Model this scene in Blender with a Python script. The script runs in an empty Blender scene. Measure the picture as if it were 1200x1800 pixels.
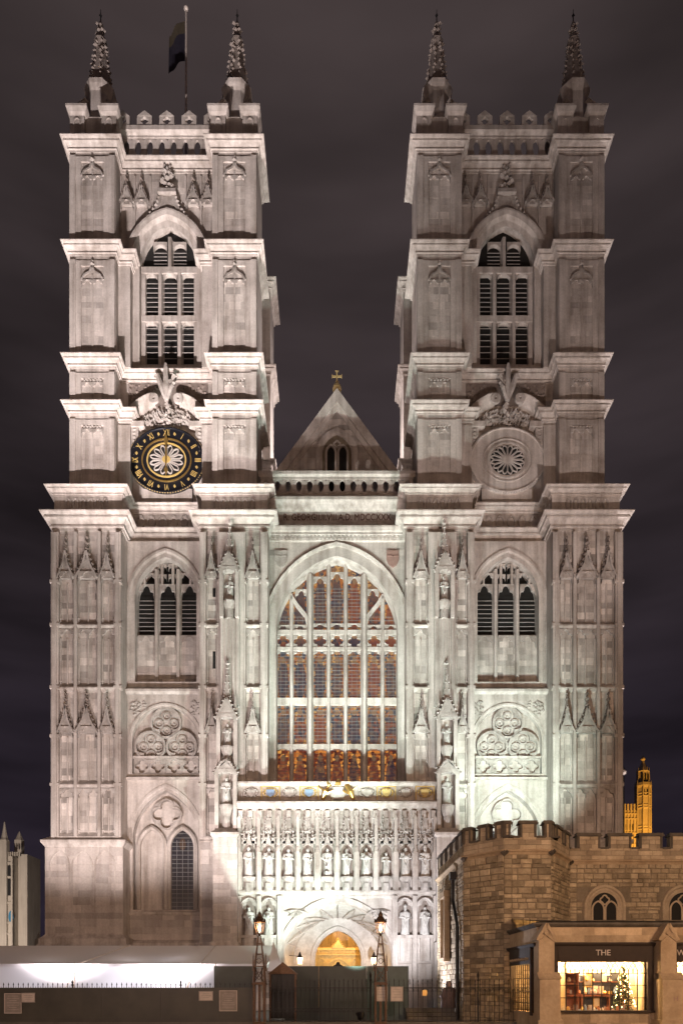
import bpy, math, random
from mathutils import Matrix, Vector
random.seed(7)
R = math.radians
sc = bpy.context.scene
# ---------------------------------------------------------------- camera
F, CX, HY, EYE = 1240.0, 592.0, 1730.0, 1.7
cam = bpy.data.cameras.new('camera'); camo = bpy.data.objects.new('camera', cam); sc.collection.objects.link(camo)
camo.location = (0, 0, EYE); camo.rotation_euler = (R(90), 0, 0)
cam.sensor_fit = 'HORIZONTAL'; cam.sensor_width = 36; cam.lens = 36 * F / 1200
cam.shift_x = (600 - CX) / 1200; cam.shift_y = (HY - 900) / 1200
cam.clip_end = 3000; cam.clip_start = 0.1
sc.camera = camo
# ---------------------------------------------------------------- world (night sky over a city) and exposure
w = bpy.data.worlds.new('World'); sc.world = w; w.use_nodes = True
nt = w.node_tree; N = nt.nodes; L = nt.links; N.clear()
wo = N.new('ShaderNodeOutputWorld'); bg = N.new('ShaderNodeBackground'); L.new(bg.outputs[0], wo.inputs[0])
tc = N.new('ShaderNodeTexCoord'); sep = N.new('ShaderNodeSeparateXYZ'); L.new(tc.outputs['Generated'], sep.inputs[0])
ramp = N.new('ShaderNodeValToRGB'); L.new(sep.outputs['Z'], ramp.inputs[0])
e = ramp.color_ramp.elements
e[0].position = 0.0; e[0].color = (0.0115, 0.0085, 0.0155, 1)
e[1].position = 0.8; e[1].color = (0.034, 0.0255, 0.0255, 1)
k = e.new(0.35); k.color = (0.0165, 0.0125, 0.017, 1)
mp = N.new('ShaderNodeMapping'); mp.inputs['Rotation'].default_value = (0, R(-38), 0); mp.inputs['Scale'].default_value = (0.7, 1.2, 4.0)
L.new(tc.outputs['Generated'], mp.inputs[0])
nz = N.new('ShaderNodeTexNoise'); nz.inputs['Scale'].default_value = 2.6; nz.inputs['Detail'].default_value = 4; L.new(mp.outputs[0], nz.inputs[0])
mr = N.new('ShaderNodeMapRange'); mr.inputs[1].default_value = .32; mr.inputs[2].default_value = .70; mr.inputs[3].default_value = .55; mr.inputs[4].default_value = 1.8
L.new(nz.outputs[0], mr.inputs[0])
mx = N.new('ShaderNodeVectorMath'); mx.operation = 'SCALE'; L.new(ramp.outputs[0], mx.inputs[0]); L.new(mr.outputs[0], mx.inputs['Scale'])
L.new(mx.outputs[0], bg.inputs[0]); bg.inputs[1].default_value = 1.0
sc.view_settings.view_transform = 'Standard'; sc.view_settings.look = 'None'; sc.view_settings.exposure = 0; sc.view_settings.gamma = 1
sc.cycles.use_denoising = True; sc.cycles.max_bounces = 5; sc.cycles.diffuse_bounces = 3; sc.cycles.glossy_bounces = 2
sc.cycles.transmission_bounces = 3; sc.cycles.transparent_max_bounces = 6; sc.cycles.sample_clamp_indirect = 4
# ---------------------------------------------------------------- floodlights: (x,y,z), target, kW, cone, blend, colour, radius
PINK = (1.0, .88, .86); COOL = (.80, 1.0, .90); WHITE = (.95, .95, 1.0); DIM = (1.0, .84, .78); LAV = (.86, .86, 1.0)
FLOODS = [
 ((-12.3, 23.5, .6), (-13.2, 46.8, 57), 102, 36, .8, PINK, .12),
 ((-13.8, 23.8, .6), (-9.2, 46.8, 59), 108, 35, .8, PINK, .12),
 ((-12.9, 30.3, .9), (-14.0, 46.0, 22), 14, 82, .6, PINK, .40),
 ((-7.5, 30.3, .9), (-10.0, 46.0, 20), 11, 82, .6, PINK, .40),
 ((1.0, 30.6, .5), (0, 47, 26), 46, 39, .8, COOL, .12),
 ((-1.2, 35.5, .5), (-4.2, 45, 13), 11, 80, .8, COOL, .10),
 ((3.4, 36.0, .5), (2.2, 45, 10), 8.6, 90, .8, WHITE, .10),
 ((3.2, 36.8, .4), (5.6, 34.8, 3.8), 2.6, 110, .8, LAV, .08),
 ((10.4, 36.5, 8.35), (11.3, 47.15, 17.0), 16.5, 58, 1.0, COOL, .30),
 ((8.6, 35.0, 8.35), (9.5, 47, 30), 4.5, 66, .9, WHITE, .10),
 ((14.0, 21.0, .6), (11.5, 46.8, 48), 34, 44, .8, DIM, .2),
 ((30.0, 52.0, 1.0), (17.5, 50, 42), 44, 60, .6, PINK, .2),
 ((-32.0, 54.0, 1.0), (-17.5, 50, 42), 36, 60, .6, PINK, .2),
 ((-.3, 57.0, 44.4), (-5.3, 55, 48), 3.2, 140, .6, PINK, .2),
 ((.3, 57.3, 44.4), (5.3, 55, 48), 2.4, 140, .6, PINK, .2),
]
for fi, (lp, lt, kw, cone, bl, colr, rad) in enumerate(FLOODS):
    ld = bpy.data.lights.new('flood_beam', 'SPOT'); ld.energy = kw*1000; ld.spot_size = R(cone); ld.spot_blend = bl; ld.color = colr; ld.shadow_soft_size = rad
    lo = bpy.data.objects.new('flood_beam', ld); sc.collection.objects.link(lo); lo.location = lp
    lo.rotation_euler = (Vector(lt) - Vector(lp)).to_track_quat('-Z', 'Y').to_euler()
# ---------------------------------------------------------------- helpers
COL = sc.collection
def X(px, Y): return (px - CX) * Y / F
def Z(py, Y): return EYE + (HY - py) * Y / F
def D(dx, Y): return -dx * Y / F                       # left half, dx pixels out from the axis
class MB:
    def __init__(s): s.v = []; s.f = []; s.t = []
    def add(s, vs, fs, t=0.0):
        n = len(s.v); s.v += [tuple(p) for p in vs]
        for f in fs: s.f.append([i + n for i in f]); s.t.append(t)
        return s
    def box(s, x0, x1, y0, y1, z0, z1, t=0.0):
        return s.add([(x0,y0,z0),(x1,y0,z0),(x1,y1,z0),(x0,y1,z0),(x0,y0,z1),(x1,y0,z1),(x1,y1,z1),(x0,y1,z1)],
                     [(0,1,5,4),(1,2,6,5),(2,3,7,6),(3,0,4,7),(4,5,6,7),(3,2,1,0)], t)
    def wedge(s, x0, x1, y0, y1, z0, z1):               # sill: front edge at z0, back edge at z1
        return s.add([(x0,y0,z0),(x1,y0,z0),(x1,y1,z1),(x0,y1,z1),(x0,y1,z0),(x1,y1,z0)], [(0,1,2,3),(0,3,4),(1,5,2),(0,4,5,1)])
    def prism(s, poly, y0, y1, t=0.0):                   # polygon in XZ pushed along Y
        n = len(poly)
        vs = [(x, y0, z) for x, z in poly] + [(x, y1, z) for x, z in poly]
        fs = [list(range(n)), list(range(2*n-1, n-1, -1))] + [(i, (i+1) % n, n+(i+1) % n, n+i) for i in range(n)]
        return s.add(vs, fs, t)
    def plan(s, poly, z0, z1):                           # polygon in XY pushed along Z
        n = len(poly)
        vs = [(x, y, z0) for x, y in poly] + [(x, y, z1) for x, y in poly]
        fs = [list(range(n))[::-1], list(range(n, 2*n))] + [(i, (i+1) % n, n+(i+1) % n, n+i) for i in range(n)]
        return s.add(vs, fs)
    def sweep(s, path, prof, closed=False, sgn=1, m='xz', caps=True):
        n = len(path); pts = []
        for i in range(n):
            a = path[i-1] if (closed or i) else None; b = path[i]; c = path[(i+1) % n] if (closed or i < n-1) else None
            ns = []
            for p, q in ((a, b), (b, c)):
                if p is None or q is None: continue
                dx, dy = q[0]-p[0], q[1]-p[1]; l = math.hypot(dx, dy) or 1e-9
                ns.append((dy/l*sgn, -dx/l*sgn))
            if len(ns) == 1: mm = ns[0]
            else:
                d = max(.25, 1 + ns[0][0]*ns[1][0] + ns[0][1]*ns[1][1]); mm = ((ns[0][0]+ns[1][0])/d, (ns[0][1]+ns[1][1])/d)
            for o, h in prof:
                u, v = b[0]+mm[0]*o, b[1]+mm[1]*o
                pts.append((u, h, v) if m == 'xz' else (u, v, h))
        k = len(prof); fs = []
        for i in range(n if closed else n-1):
            j = (i+1) % n
            for q in range(k-1): fs.append((i*k+q, i*k+q+1, j*k+q+1, j*k+q))
        if not closed and caps and k > 2: fs += [tuple(range(k)), tuple(range((n-1)*k, n*k))]
        return s.add(pts, fs)
    def lathe(s, prof, c=(0,0,0), n=8, ph=0, sx=1, sy=1):
        vs = []; fs = []; k = len(prof)
        for r, z in prof:
            for i in range(n):
                a = 2*math.pi*i/n + ph; vs.append((c[0]+r*math.cos(a)*sx, c[1]+r*math.sin(a)*sy, c[2]+z))
        for q in range(k-1):
            for i in range(n): fs.append((q*n+i, q*n+(i+1) % n, (q+1)*n+(i+1) % n, (q+1)*n+i))
        fs += [tuple(range(n))[::-1], tuple(range((k-1)*n, k*n))]
        return s.add(vs, fs)
    def tube(s, pts, rad, n=6):
        vs = []; fs = []
        pts = [Vector(p) for p in pts]
        if not isinstance(rad, (list, tuple)): rad = [rad]*len(pts)
        for i, p in enumerate(pts):
            d = (pts[min(i+1, len(pts)-1)] - pts[max(i-1, 0)]).normalized()
            a = Vector((0,0,1)) if abs(d.z) < .9 else Vector((1,0,0))
            u = d.cross(a).normalized(); v = d.cross(u)
            for j in range(n):
                t = 2*math.pi*j/n; vs.append(p + (u*math.cos(t) + v*math.sin(t))*rad[i])
        for i in range(len(pts)-1):
            for j in range(n): fs.append((i*n+j, i*n+(j+1) % n, (i+1)*n+(j+1) % n, (i+1)*n+j))
        fs += [tuple(range(n)), tuple(range((len(pts)-1)*n, len(pts)*n))]
        return s.add(vs, fs)
    def blob(s, x, y, z, r, rz=None, ry=None):
        rz = rz or r; ry = ry or r; j = lambda: random.uniform(.8, 1.2)
        vs = [(x+r*j(),y,z),(x-r*j(),y,z),(x,y+ry*j(),z),(x,y-ry*j(),z),(x,y,z+rz*j()),(x,y,z-rz*j())]
        return s.add(vs, [(0,2,4),(2,1,4),(1,3,4),(3,0,4),(2,0,5),(1,2,5),(3,1,5),(0,3,5)])
    def ball(s, x, y, z, r, n=10):
        return s.lathe([(r*math.sin(math.pi*i/n)+1e-4, -r*math.cos(math.pi*i/n)) for i in range(n+1)], (x,y,z), n)
    def mesh(s, name='mesh', smooth=False):
        me = bpy.data.meshes.new(name); me.from_pydata(s.v, [], s.f)
        if any(s.t):
            at = me.attributes.new('tint', 'FLOAT', 'FACE'); at.data.foreach_set('value', s.t)
        if smooth: me.polygons.foreach_set('use_smooth', [True]*len(me.polygons))
        me.update(); return me
def link(name, data, mat=None, parent=None, **kw):
    o = bpy.data.objects.new(name, data); COL.objects.link(o)
    if mat is not None and len(data.materials) == 0: data.materials.append(mat)
    if parent is not None:
        o.parent = parent
        if parent.parent is None: o.matrix_parent_inverse = Matrix.Translation(-parent.location)
    for a, b in kw.items(): o[a] = b
    return o
def ob(name, mb, mat, parent=None, smooth=False, **kw):
    return link(name, mb.mesh(name, smooth) if isinstance(mb, MB) else mb, mat, parent, **kw)
def thing(name, loc, label, category, **kw):
    o = bpy.data.objects.new(name, None); COL.objects.link(o); o.location = loc; o.empty_display_size = .3
    o['label'] = label; o['category'] = category
    for a, b in kw.items(): o[a] = b
    return o
SM = Matrix.Scale(-1, 4, (1,0,0))
def mirror(o, parent=None, top=True):
    c = o.copy(); COL.objects.link(c)
    if top: c.matrix_basis = SM @ o.matrix_basis
    else: c.parent = parent
    for ch in list(o.children): mirror(ch, c, False)
    return c
def both(o): mirror(o); return o
def arch(cx, zs, wd, h, n=10, z0=None):
    """pointed arch, left spring over apex to right spring; z0 adds straight jambs"""
    ee = (h*h - wd*wd) / (2*wd); r = wd + ee; pts = []
    a1 = math.atan2(h, ee)
    for i in range(n+1):
        a = a1*i/n; pts.append((-(r*math.cos(a)-ee), r*math.sin(a)))
    pts[-1] = (0, h); pts += [(-x, z) for x, z in pts[-2::-1]]
    pts = [(cx+x, zs+z) for x, z in pts]
    if z0 is not None: pts = [(cx-wd, z0)] + pts + [(cx+wd, z0)]
    return pts
def arch_wall(mb, x0, x1, z0, z1, y, pts, depth):
    """wall sheet x0..x1, z0..z1 with an opening under pts (jambs included), reveal going back by depth"""
    xl, xr, zb = pts[0][0], pts[-1][0], pts[0][1]
    q = lambda a, b, c, d: mb.add([(p[0], y, p[1]) for p in (a,b,c,d)], [(0,1,2,3)])
    q((x0,z0),(xl,z0),(xl,z1),(x0,z1)); q((xr,z0),(x1,z0),(x1,z1),(xr,z1))
    if zb > z0: q((xl,z0),(xr,z0),(xr,zb),(xl,zb))
    for a, b in zip(pts, pts[1:]):
        if abs(a[0]-b[0]) > 1e-6: q(a, b, (b[0],z1), (a[0],z1))
        mb.add([(a[0],y,a[1]),(b[0],y,b[1]),(b[0],y+depth,b[1]),(a[0],y+depth,a[1])], [(0,1,2,3)])
    mb.add([(xl,y,zb),(xr,y,zb),(xr,y+depth,zb),(xl,y+depth,zb)], [(0,1,2,3)])
def trefoil(n=16):
    o = []
    for i in range(n+1):
        x = -1 + 2*i/n; a = abs(x)
        z = .5 + math.sqrt(max(0, .2116-a*a)) if a < .46 else .12 + math.sqrt(max(0, .19-(a-.58)**2))
        o.append((x, z))
    return o
def cusp(mb, cx, hw, z0, z1, y0, y1, n=16):
    """solid spandrel plate over a trefoil opening: opening foot z0, plate top z1"""
    h = z1 - z0; pts = [(cx+x*hw, z0 + min(.98, z)*h) for x, z in trefoil(n)]
    pts[0] = (cx-hw, z0); pts[-1] = (cx+hw, z0)
    for a, b in zip(pts, pts[1:]):
        mb.add([(a[0],y0,a[1]),(b[0],y0,b[1]),(b[0],y0,z1),(a[0],y0,z1),(a[0],y1,a[1]),(b[0],y1,b[1])], [(0,1,2,3),(0,4,5,1)])
def foil(c, r, k=4, n=32, a=.55, b=.46, ph=0):
    o = []
    for i in range(n):
        t = 2*math.pi*i/n; f = (t - ph + math.pi/k) % (2*math.pi/k) - math.pi/k
        o.append((c[0]+r*(a*math.cos(f)+math.sqrt(max(0, b*b-(a*math.sin(f))**2)))*math.cos(t),
                  c[1]+r*(a*math.cos(f)+math.sqrt(max(0, b*b-(a*math.sin(f))**2)))*math.sin(t)))
    return o
def circ(c, r, n=32, ez=1): return [(c[0]+r*math.cos(2*math.pi*i/n), c[1]+r*ez*math.sin(2*math.pi*i/n)) for i in range(n)]
def plate(mb, outer, inner, y0, y1):
    """ring plate between two equally sampled outlines, with the inner reveal"""
    n = len(outer)
    for i in range(n):
        j = (i+1) % n; a, b, c, d = outer[i], outer[j], inner[j], inner[i]
        mb.add([(a[0],y0,a[1]),(b[0],y0,b[1]),(c[0],y0,c[1]),(d[0],y0,d[1]),(c[0],y1,c[1]),(d[0],y1,d[1])], [(0,1,2,3),(3,2,4,5)])
def sq(c, hx, hz, n=32):
    o = []
    for i in range(n):
        t = 2*math.pi*i/n; m = max(abs(math.cos(t)), abs(math.sin(t))); o.append((c[0]+hx*math.cos(t)/m, c[1]+hz*math.sin(t)/m))
    return o
def ashlar(mb, x0, x1, z0, z1, y, ch=.42, bl=.95, skip=None, amp=1.0):
    """facing blocks standing 4-14 mm proud of the wall sheet at y, joints left open"""
    z = z0; row = 0
    while z < z1 - .1:
        h = min(ch*random.uniform(.85, 1.15), z1 - z)
        if z1 - z - h < .15: h = z1 - z
        x = x0
        while x < x1 - .02:
            l = bl*random.uniform(.55, 1.35)
            if x1 - x - l < .25: l = x1 - x
            if not (skip and skip(x, x+l, z, z+h)):
                t = random.gauss(0, .45)*amp
                if random.random() < .07: t = random.choice((-1.1, 1.0))*amp
                g = .006; d = random.uniform(.004, .014)
                a, b, c, e = x+g, x+l-g, z+g, z+h-g
                mb.add([(a,y-d,c),(b,y-d,c),(b,y-d,e),(a,y-d,e),(a,y,c),(b,y,c),(b,y,e),(a,y,e)],
                       [(0,1,2,3),(0,4,5,1),(1,5,6,2),(2,6,7,3),(3,7,4,0)], max(-1.4, min(1.3, t)) or .01)
            x += l
        z += h; row += 1
# ---------------------------------------------------------------- materials
def nodes(name):
    m = bpy.data.materials.new(name); m.use_nodes = True; t = m.node_tree
    return m, t.nodes, t.links, t.nodes['Principled BSDF']
def stone(name, c, stain, rough=.9, tint=.22, rnd=0.0, sc1=.5, lo=.35, hi=.75, streak=.5, bump=.35, fine=9.0):
    m, N, L, b = nodes(name)
    g = N.new('ShaderNodeNewGeometry')
    n1 = N.new('ShaderNodeTexNoise'); n1.inputs['Scale'].default_value = sc1; n1.inputs['Detail'].default_value = 8; n1.inputs['Roughness'].default_value = .65
    L.new(g.outputs['Position'], n1.inputs[0])
    mp = N.new('ShaderNodeMapping'); mp.inputs['Scale'].default_value = (2.2, 2.2, .16); L.new(g.outputs['Position'], mp.inputs[0])
    n2 = N.new('ShaderNodeTexNoise'); n2.inputs['Scale'].default_value = 1.3; n2.inputs['Detail'].default_value = 5; L.new(mp.outputs[0], n2.inputs[0])
    ad = N.new('ShaderNodeMath'); ad.operation = 'MULTIPLY_ADD'; ad.inputs[1].default_value = streak; L.new(n2.outputs[0], ad.inputs[0])
    ml = N.new('ShaderNodeMath'); ml.operation = 'MULTIPLY'; ml.inputs[1].default_value = 1-streak; L.new(n1.outputs[0], ml.inputs[0]); L.new(ml.outputs[0], ad.inputs[2])
    r = N.new('ShaderNodeMapRange'); r.inputs[1].default_value = lo; r.inputs[2].default_value = hi; L.new(ad.outputs[0], r.inputs[0])
    mix = N.new('ShaderNodeMix'); mix.data_type = 'RGBA'; mix.inputs[6].default_value = (*c, 1); mix.inputs[7].default_value = (*stain, 1); L.new(r.outputs[0], mix.inputs[0])
    at = N.new('ShaderNodeAttribute'); at.attribute_name = 'tint'
    mu = N.new('ShaderNodeMath'); mu.operation = 'MULTIPLY_ADD'; mu.inputs[1].default_value = tint; mu.inputs[2].default_value = 1.0; L.new(at.outputs['Fac'], mu.inputs[0])
    fac = mu.outputs[0]
    if rnd:
        oi = N.new('ShaderNodeObjectInfo'); q = N.new('ShaderNodeMapRange'); q.inputs[3].default_value = 1-rnd; q.inputs[4].default_value = 1+rnd; L.new(oi.outputs['Random'], q.inputs[0])
        q2 = N.new('ShaderNodeMath'); q2.operation = 'MULTIPLY'; L.new(q.outputs[0], q2.inputs[0]); L.new(fac, q2.inputs[1]); fac = q2.outputs[0]
    n3 = N.new('ShaderNodeTexNoise'); n3.inputs['Scale'].default_value = fine; n3.inputs['Detail'].default_value = 6; n3.inputs['Roughness'].default_value = .7; L.new(g.outputs['Position'], n3.inputs[0])
    f3 = N.new('ShaderNodeMapRange'); f3.inputs[1].default_value = .3; f3.inputs[2].default_value = .7; f3.inputs[3].default_value = .86; f3.inputs[4].default_value = 1.1; L.new(n3.outputs[0], f3.inputs[0])
    m2 = N.new('ShaderNodeMath'); m2.operation = 'MULTIPLY'; L.new(f3.outputs[0], m2.inputs[0]); L.new(fac, m2.inputs[1])
    vs = N.new('ShaderNodeVectorMath'); vs.operation = 'SCALE'; L.new(mix.outputs[2], vs.inputs[0]); L.new(m2.outputs[0], vs.inputs['Scale'])
    L.new(vs.outputs[0], b.inputs['Base Color']); b.inputs['Roughness'].default_value = rough
    b.inputs['Specular IOR Level'].default_value = .25
    bp = N.new('ShaderNodeBump'); bp.inputs['Strength'].default_value = bump; bp.inputs['Distance'].default_value = .05; L.new(n3.outputs[0], bp.inputs['Height']); L.new(bp.outputs[0], b.inputs['Normal'])
    return m
def plain(name, c, rough=.6, metal=0, var=.12, scale=6, emit=None, es=0, bump=0):
    m, N, L, b = nodes(name)
    g = N.new('ShaderNodeNewGeometry'); n = N.new('ShaderNodeTexNoise'); n.inputs['Scale'].default_value = scale; n.inputs['Detail'].default_value = 5; L.new(g.outputs['Position'], n.inputs[0])
    r = N.new('ShaderNodeMapRange'); r.inputs[1].default_value = .3; r.inputs[2].default_value = .7; r.inputs[3].default_value = 1-var; r.inputs[4].default_value = 1+var; L.new(n.outputs[0], r.inputs[0])
    v = N.new('ShaderNodeVectorMath'); v.operation = 'SCALE'; v.inputs[0].default_value = c; L.new(r.outputs[0], v.inputs['Scale']); L.new(v.outputs[0], b.inputs['Base Color'])
    b.inputs['Roughness'].default_value = rough; b.inputs['Metallic'].default_value = metal
    if emit: b.inputs['Emission Color'].default_value = (*emit, 1); b.inputs['Emission Strength'].default_value = es
    if bump:
        bp = N.new('ShaderNodeBump'); bp.inputs['Strength'].default_value = bump; bp.inputs['Distance'].default_value = .03; L.new(n.outputs[0], bp.inputs['Height']); L.new(bp.outputs[0], b.inputs['Normal'])
    return m
def glass_stained(name, glow, cols):
    m, N, L, b = nodes(name)
    tc = N.new('ShaderNodeTexCoord'); g = N.new('ShaderNodeNewGeometry'); oi = N.new('ShaderNodeObjectInfo')
    vo = N.new('ShaderNodeTexVoronoi'); vo.inputs['Scale'].default_value = 5.5; L.new(g.outputs['Position'], vo.inputs['Vector'])
    sp = N.new('ShaderNodeSeparateColor'); L.new(vo.outputs['Color'], sp.inputs[0])
    rp = N.new('ShaderNodeValToRGB'); rp.color_ramp.interpolation = 'CONSTANT'; es = rp.color_ramp.elements
    es[0].color = (*cols[0], 1); es[1].position = .85; es[1].color = (*cols[-1], 1)
    for i, c in enumerate(cols[1:-1]): q = es.new((i+1)*.85/(len(cols)-1)); q.color = (*c, 1)
    L.new(sp.outputs[0], rp.inputs[0])
    # a robed figure: an upright oval with a head above it, in the pane's own 0..1 frame
    sx = N.new('ShaderNodeSeparateXYZ'); L.new(tc.outputs['Generated'], sx.inputs[0])
    def ell(cx, cz, rx, rz):
        o = []
        for i, (s, c, r) in enumerate(((0, cx, rx), (2, cz, rz))):
            a = N.new('ShaderNodeMath'); a.operation = 'SUBTRACT'; a.inputs[1].default_value = c; L.new(sx.outputs[s], a.inputs[0])
            d = N.new('ShaderNodeMath'); d.operation = 'DIVIDE'; d.inputs[1].default_value = r; L.new(a.outputs[0], d.inputs[0])
            p = N.new('ShaderNodeMath'); p.operation = 'MULTIPLY'; L.new(d.outputs[0], p.inputs[0]); L.new(d.outputs[0], p.inputs[1]); o.append(p)
        s = N.new('ShaderNodeMath'); L.new(o[0].outputs[0], s.inputs[0]); L.new(o[1].outputs[0], s.inputs[1])
        c = N.new('ShaderNodeMath'); c.operation = 'LESS_THAN'; c.inputs[1].default_value = 1; L.new(s.outputs[0], c.inputs[0]); return c
    body = ell(.5, .4, .36, .4); head = ell(.5, .82, .14, .075)
    hue = N.new('ShaderNodeValToRGB'); hue.color_ramp.interpolation = 'CONSTANT'; he = hue.color_ramp.elements
    he[0].color = (.022, .02, .03, 1); he[1].position = .35; he[1].color = (.10, .03, .02, 1); q = he.new(.7); q.color = (.04, .028, .03, 1)
    ad = N.new('ShaderNodeMath'); ad.inputs[1].default_value = 0; L.new(oi.outputs['Random'], ad.inputs[0])
    n = N.new('ShaderNodeTexNoise'); n.inputs['Scale'].default_value = 2.2; L.new(g.outputs['Position'], n.inputs[0])
    s2 = N.new('ShaderNodeMath'); s2.operation = 'MULTIPLY_ADD'; s2.inputs[1].default_value = .6; L.new(n.outputs[0], s2.inputs[0]); L.new(oi.outputs['Random'], s2.inputs[2])
    fr = N.new('ShaderNodeMath'); fr.operation = 'FRACT'; L.new(s2.outputs[0], fr.inputs[0]); L.new(fr.outputs[0], hue.inputs[0])
    def mixc(f, a, bb, k=1.0):
        x = N.new('ShaderNodeMix'); x.data_type = 'RGBA'
        mm = N.new('ShaderNodeMath'); mm.operation = 'MULTIPLY'; mm.inputs[1].default_value = k; L.new(f, mm.inputs[0]); L.new(mm.outputs[0], x.inputs[0])
        L.new(a, x.inputs[6])
        if isinstance(bb, tuple): x.inputs[7].default_value = (*bb, 1)
        else: L.new(bb, x.inputs[7])
        return x.outputs[2]
    c = mixc(body.outputs[0], rp.outputs[0], hue.outputs[0], .8)
    c = mixc(head.outputs[0], c, (.12, .07, .04))
    dk = N.new('ShaderNodeVectorMath'); dk.operation = 'SCALE'; dk.inputs['Scale'].default_value = .5; L.new(c, dk.inputs[0]); L.new(dk.outputs[0], b.inputs['Base Color']); L.new(c, b.inputs['Emission Color']); b.inputs['Emission Strength'].default_value = glow
    b.inputs['Roughness'].default_value = .35
    return m
M = {}
M['stone'] = stone('limestone', (.60, .545, .505), (.235, .195, .165), tint=.34, lo=.40, hi=.70)
M['block'] = stone('limestone_block', (.54, .49, .455), (.33, .28, .25), rnd=.2)
M['carved'] = stone('carved_limestone', (.56, .51, .475), (.17, .14, .115), sc1=1.6, streak=.2, bump=.6, fine=14)
M['darkstone'] = stone('dark_carved_stone', (.30, .25, .22), (.14, .11, .095), sc1=1.6, streak=.2, bump=.6, fine=14)  # darker stone colour for crockets, relief carving and niche backs
M['weather'] = stone('weathered_stone', (.36, .31, .28), (.18, .145, .125), sc1=1.2, streak=.2, bump=.6, fine=12)
M['statue'] = stone('statue_stone', (.62, .60, .57), (.34, .31, .28), sc1=2, streak=.2, bump=.3, fine=18)
M['rubble'] = stone('rubble_stone', (.46, .375, .26), (.20, .15, .095), rnd=.42, sc1=2.5, streak=.15, bump=.8, fine=11)
M['parapet'] = stone('brown_ashlar', (.47, .385, .28), (.27, .205, .14), rnd=.28, sc1=1.5, streak=.2, bump=.5, fine=11)
M['mortar'] = stone('mortar', (.24, .195, .145), (.12, .095, .065), sc1=3, bump=.6)
M['shopstone'] = stone('shop_stone', (.52, .40, .27), (.29, .205, .125), sc1=1.2, streak=.3, bump=.4)
M['slate'] = stone('dark_coping', (.14, .12, .10), (.06, .05, .04), sc1=2, bump=.7)
M['far'] = stone('far_limestone', (.5, .45, .36), (.3, .26, .2), sc1=.2)
M['gold'] = plain('gilding', (.78, .50, .16), .35, .85, .15)
M['goldpaint'] = plain('gold_paint', (.62, .44, .15), .5, .2)
M['dullgold'] = plain('dull_gilding', (.40, .29, .13), .6, .1)
M['black'] = plain('dial_black', (.012, .012, .016), .35)
M['void'] = plain('dark_interior', (.012, .011, .010), .9)
M['louver'] = plain('louver_wood', (.36, .33, .31), .8)
M['iron'] = plain('black_iron', (.014, .013, .013), .45, .3, .3, 20)
M['bronze'] = plain('lamp_bronze', (.10, .055, .03), .45, .5, .3, 15)
M['green'] = plain('green_hoarding', (.022, .032, .026), .4, 0, .2, 2)
M['teal'] = plain('teal_hoarding', (.045, .075, .075), .35, 0, .2, 2)
M['olive'] = plain('hoarding_board', (.05, .046, .034), .45, 0, .25, 1.5)
M['canvas'] = plain('tent_canvas', (.42, .39, .36), .8, 0, .08, .8, bump=.3)
M['white'] = plain('tent_white', (.80, .80, .84), .7, 0, .05, 1.2, bump=.3)
def tent_cloth(name, c, tl):
    m, N, L, b = nodes(name); b.inputs['Base Color'].default_value = (*c, 1); b.inputs['Roughness'].default_value = .8
    tr = N.new('ShaderNodeBsdfTranslucent'); tr.inputs[0].default_value = (*c, 1); mx = N.new('ShaderNodeMixShader'); mx.inputs[0].default_value = tl
    L.new(b.outputs[0], mx.inputs[1]); L.new(tr.outputs[0], mx.inputs[2]); L.new(mx.outputs[0], N['Material Output'].inputs[0]); return m
M['white'] = tent_cloth('tent_white_cloth', (.82, .82, .86), .5); M['canvas'] = tent_cloth('tent_roof_canvas', (.66, .62, .59), .06)
M['pale'] = plain('sign_pale', (.55, .48, .43), .6)
M['signgrey'] = plain('sign_grey', (.27, .235, .21), .6)
M['paving'] = stone('paving', (.16, .145, .13), (.09, .08, .07), sc1=.8, streak=0)
M['blue'] = plain('clock_blue', (.03, .17, .28), .5)
M['shblue'] = plain('shield_blue', (.22, .30, .42), .5); M['shgold'] = plain('shield_gold', (.66, .5, .2), .5); M['shred'] = plain('shield_red', (.30, .19, .16), .6)
M['inscr'] = plain('incised_letters', (.10, .05, .04), .9)
M['flag'] = plain('flag_blue', (.018, .015, .028), .8); M['flagy'] = plain('flag_gold', (.07, .055, .035), .8)
M['coat'] = plain('brown_coat', (.20, .14, .125), .85, 0, .2, 12, bump=.3); M['skin'] = plain('skin', (.5, .33, .25), .6); M['hair'] = plain('dark_hair', (.03, .02, .016), .7)
M['trouser'] = plain('grey_trousers', (.30, .29, .30), .8)
M['shop'] = plain('shop_frame_brown', (.030, .018, .012), .75)
M['cream'] = plain('cream_wall', (.75, .62, .42), .8); M['wood'] = plain('cabinet_wood', (.30, .10, .04), .5)
M['leaf'] = plain('fir_green', (.045, .065, .02), .8, 0, .4, 30); M['navy'] = plain('navy_panel', (.02, .022, .035), .6)
M['bulb'] = plain('warm_bulb', (1, .8, .5), .5, emit=(1, .66, .28), es=14); M['shade'] = plain('lamp_shade', (.9, .8, .6), .6, emit=(1, .8, .45), es=3)
M['flame'] = plain('lantern_light', (1, .75, .45), .5, emit=(1, .58, .25), es=16)
M['lead'] = plain('lead_bars', (.25, .25, .25), .6, .2)
M['glassdark'] = glass_stained('dark_leaded_glass', .03, [(.02,.02,.03), (.05,.045,.05), (.03,.03,.045), (.07,.06,.06)])
M['glassA'] = glass_stained('glowing_glass', 1.25, [(.10,.02,.01), (.30,.09,.02), (.05,.012,.01), (.42,.15,.03), (.12,.03,.012), (.55,.26,.06)])
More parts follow.
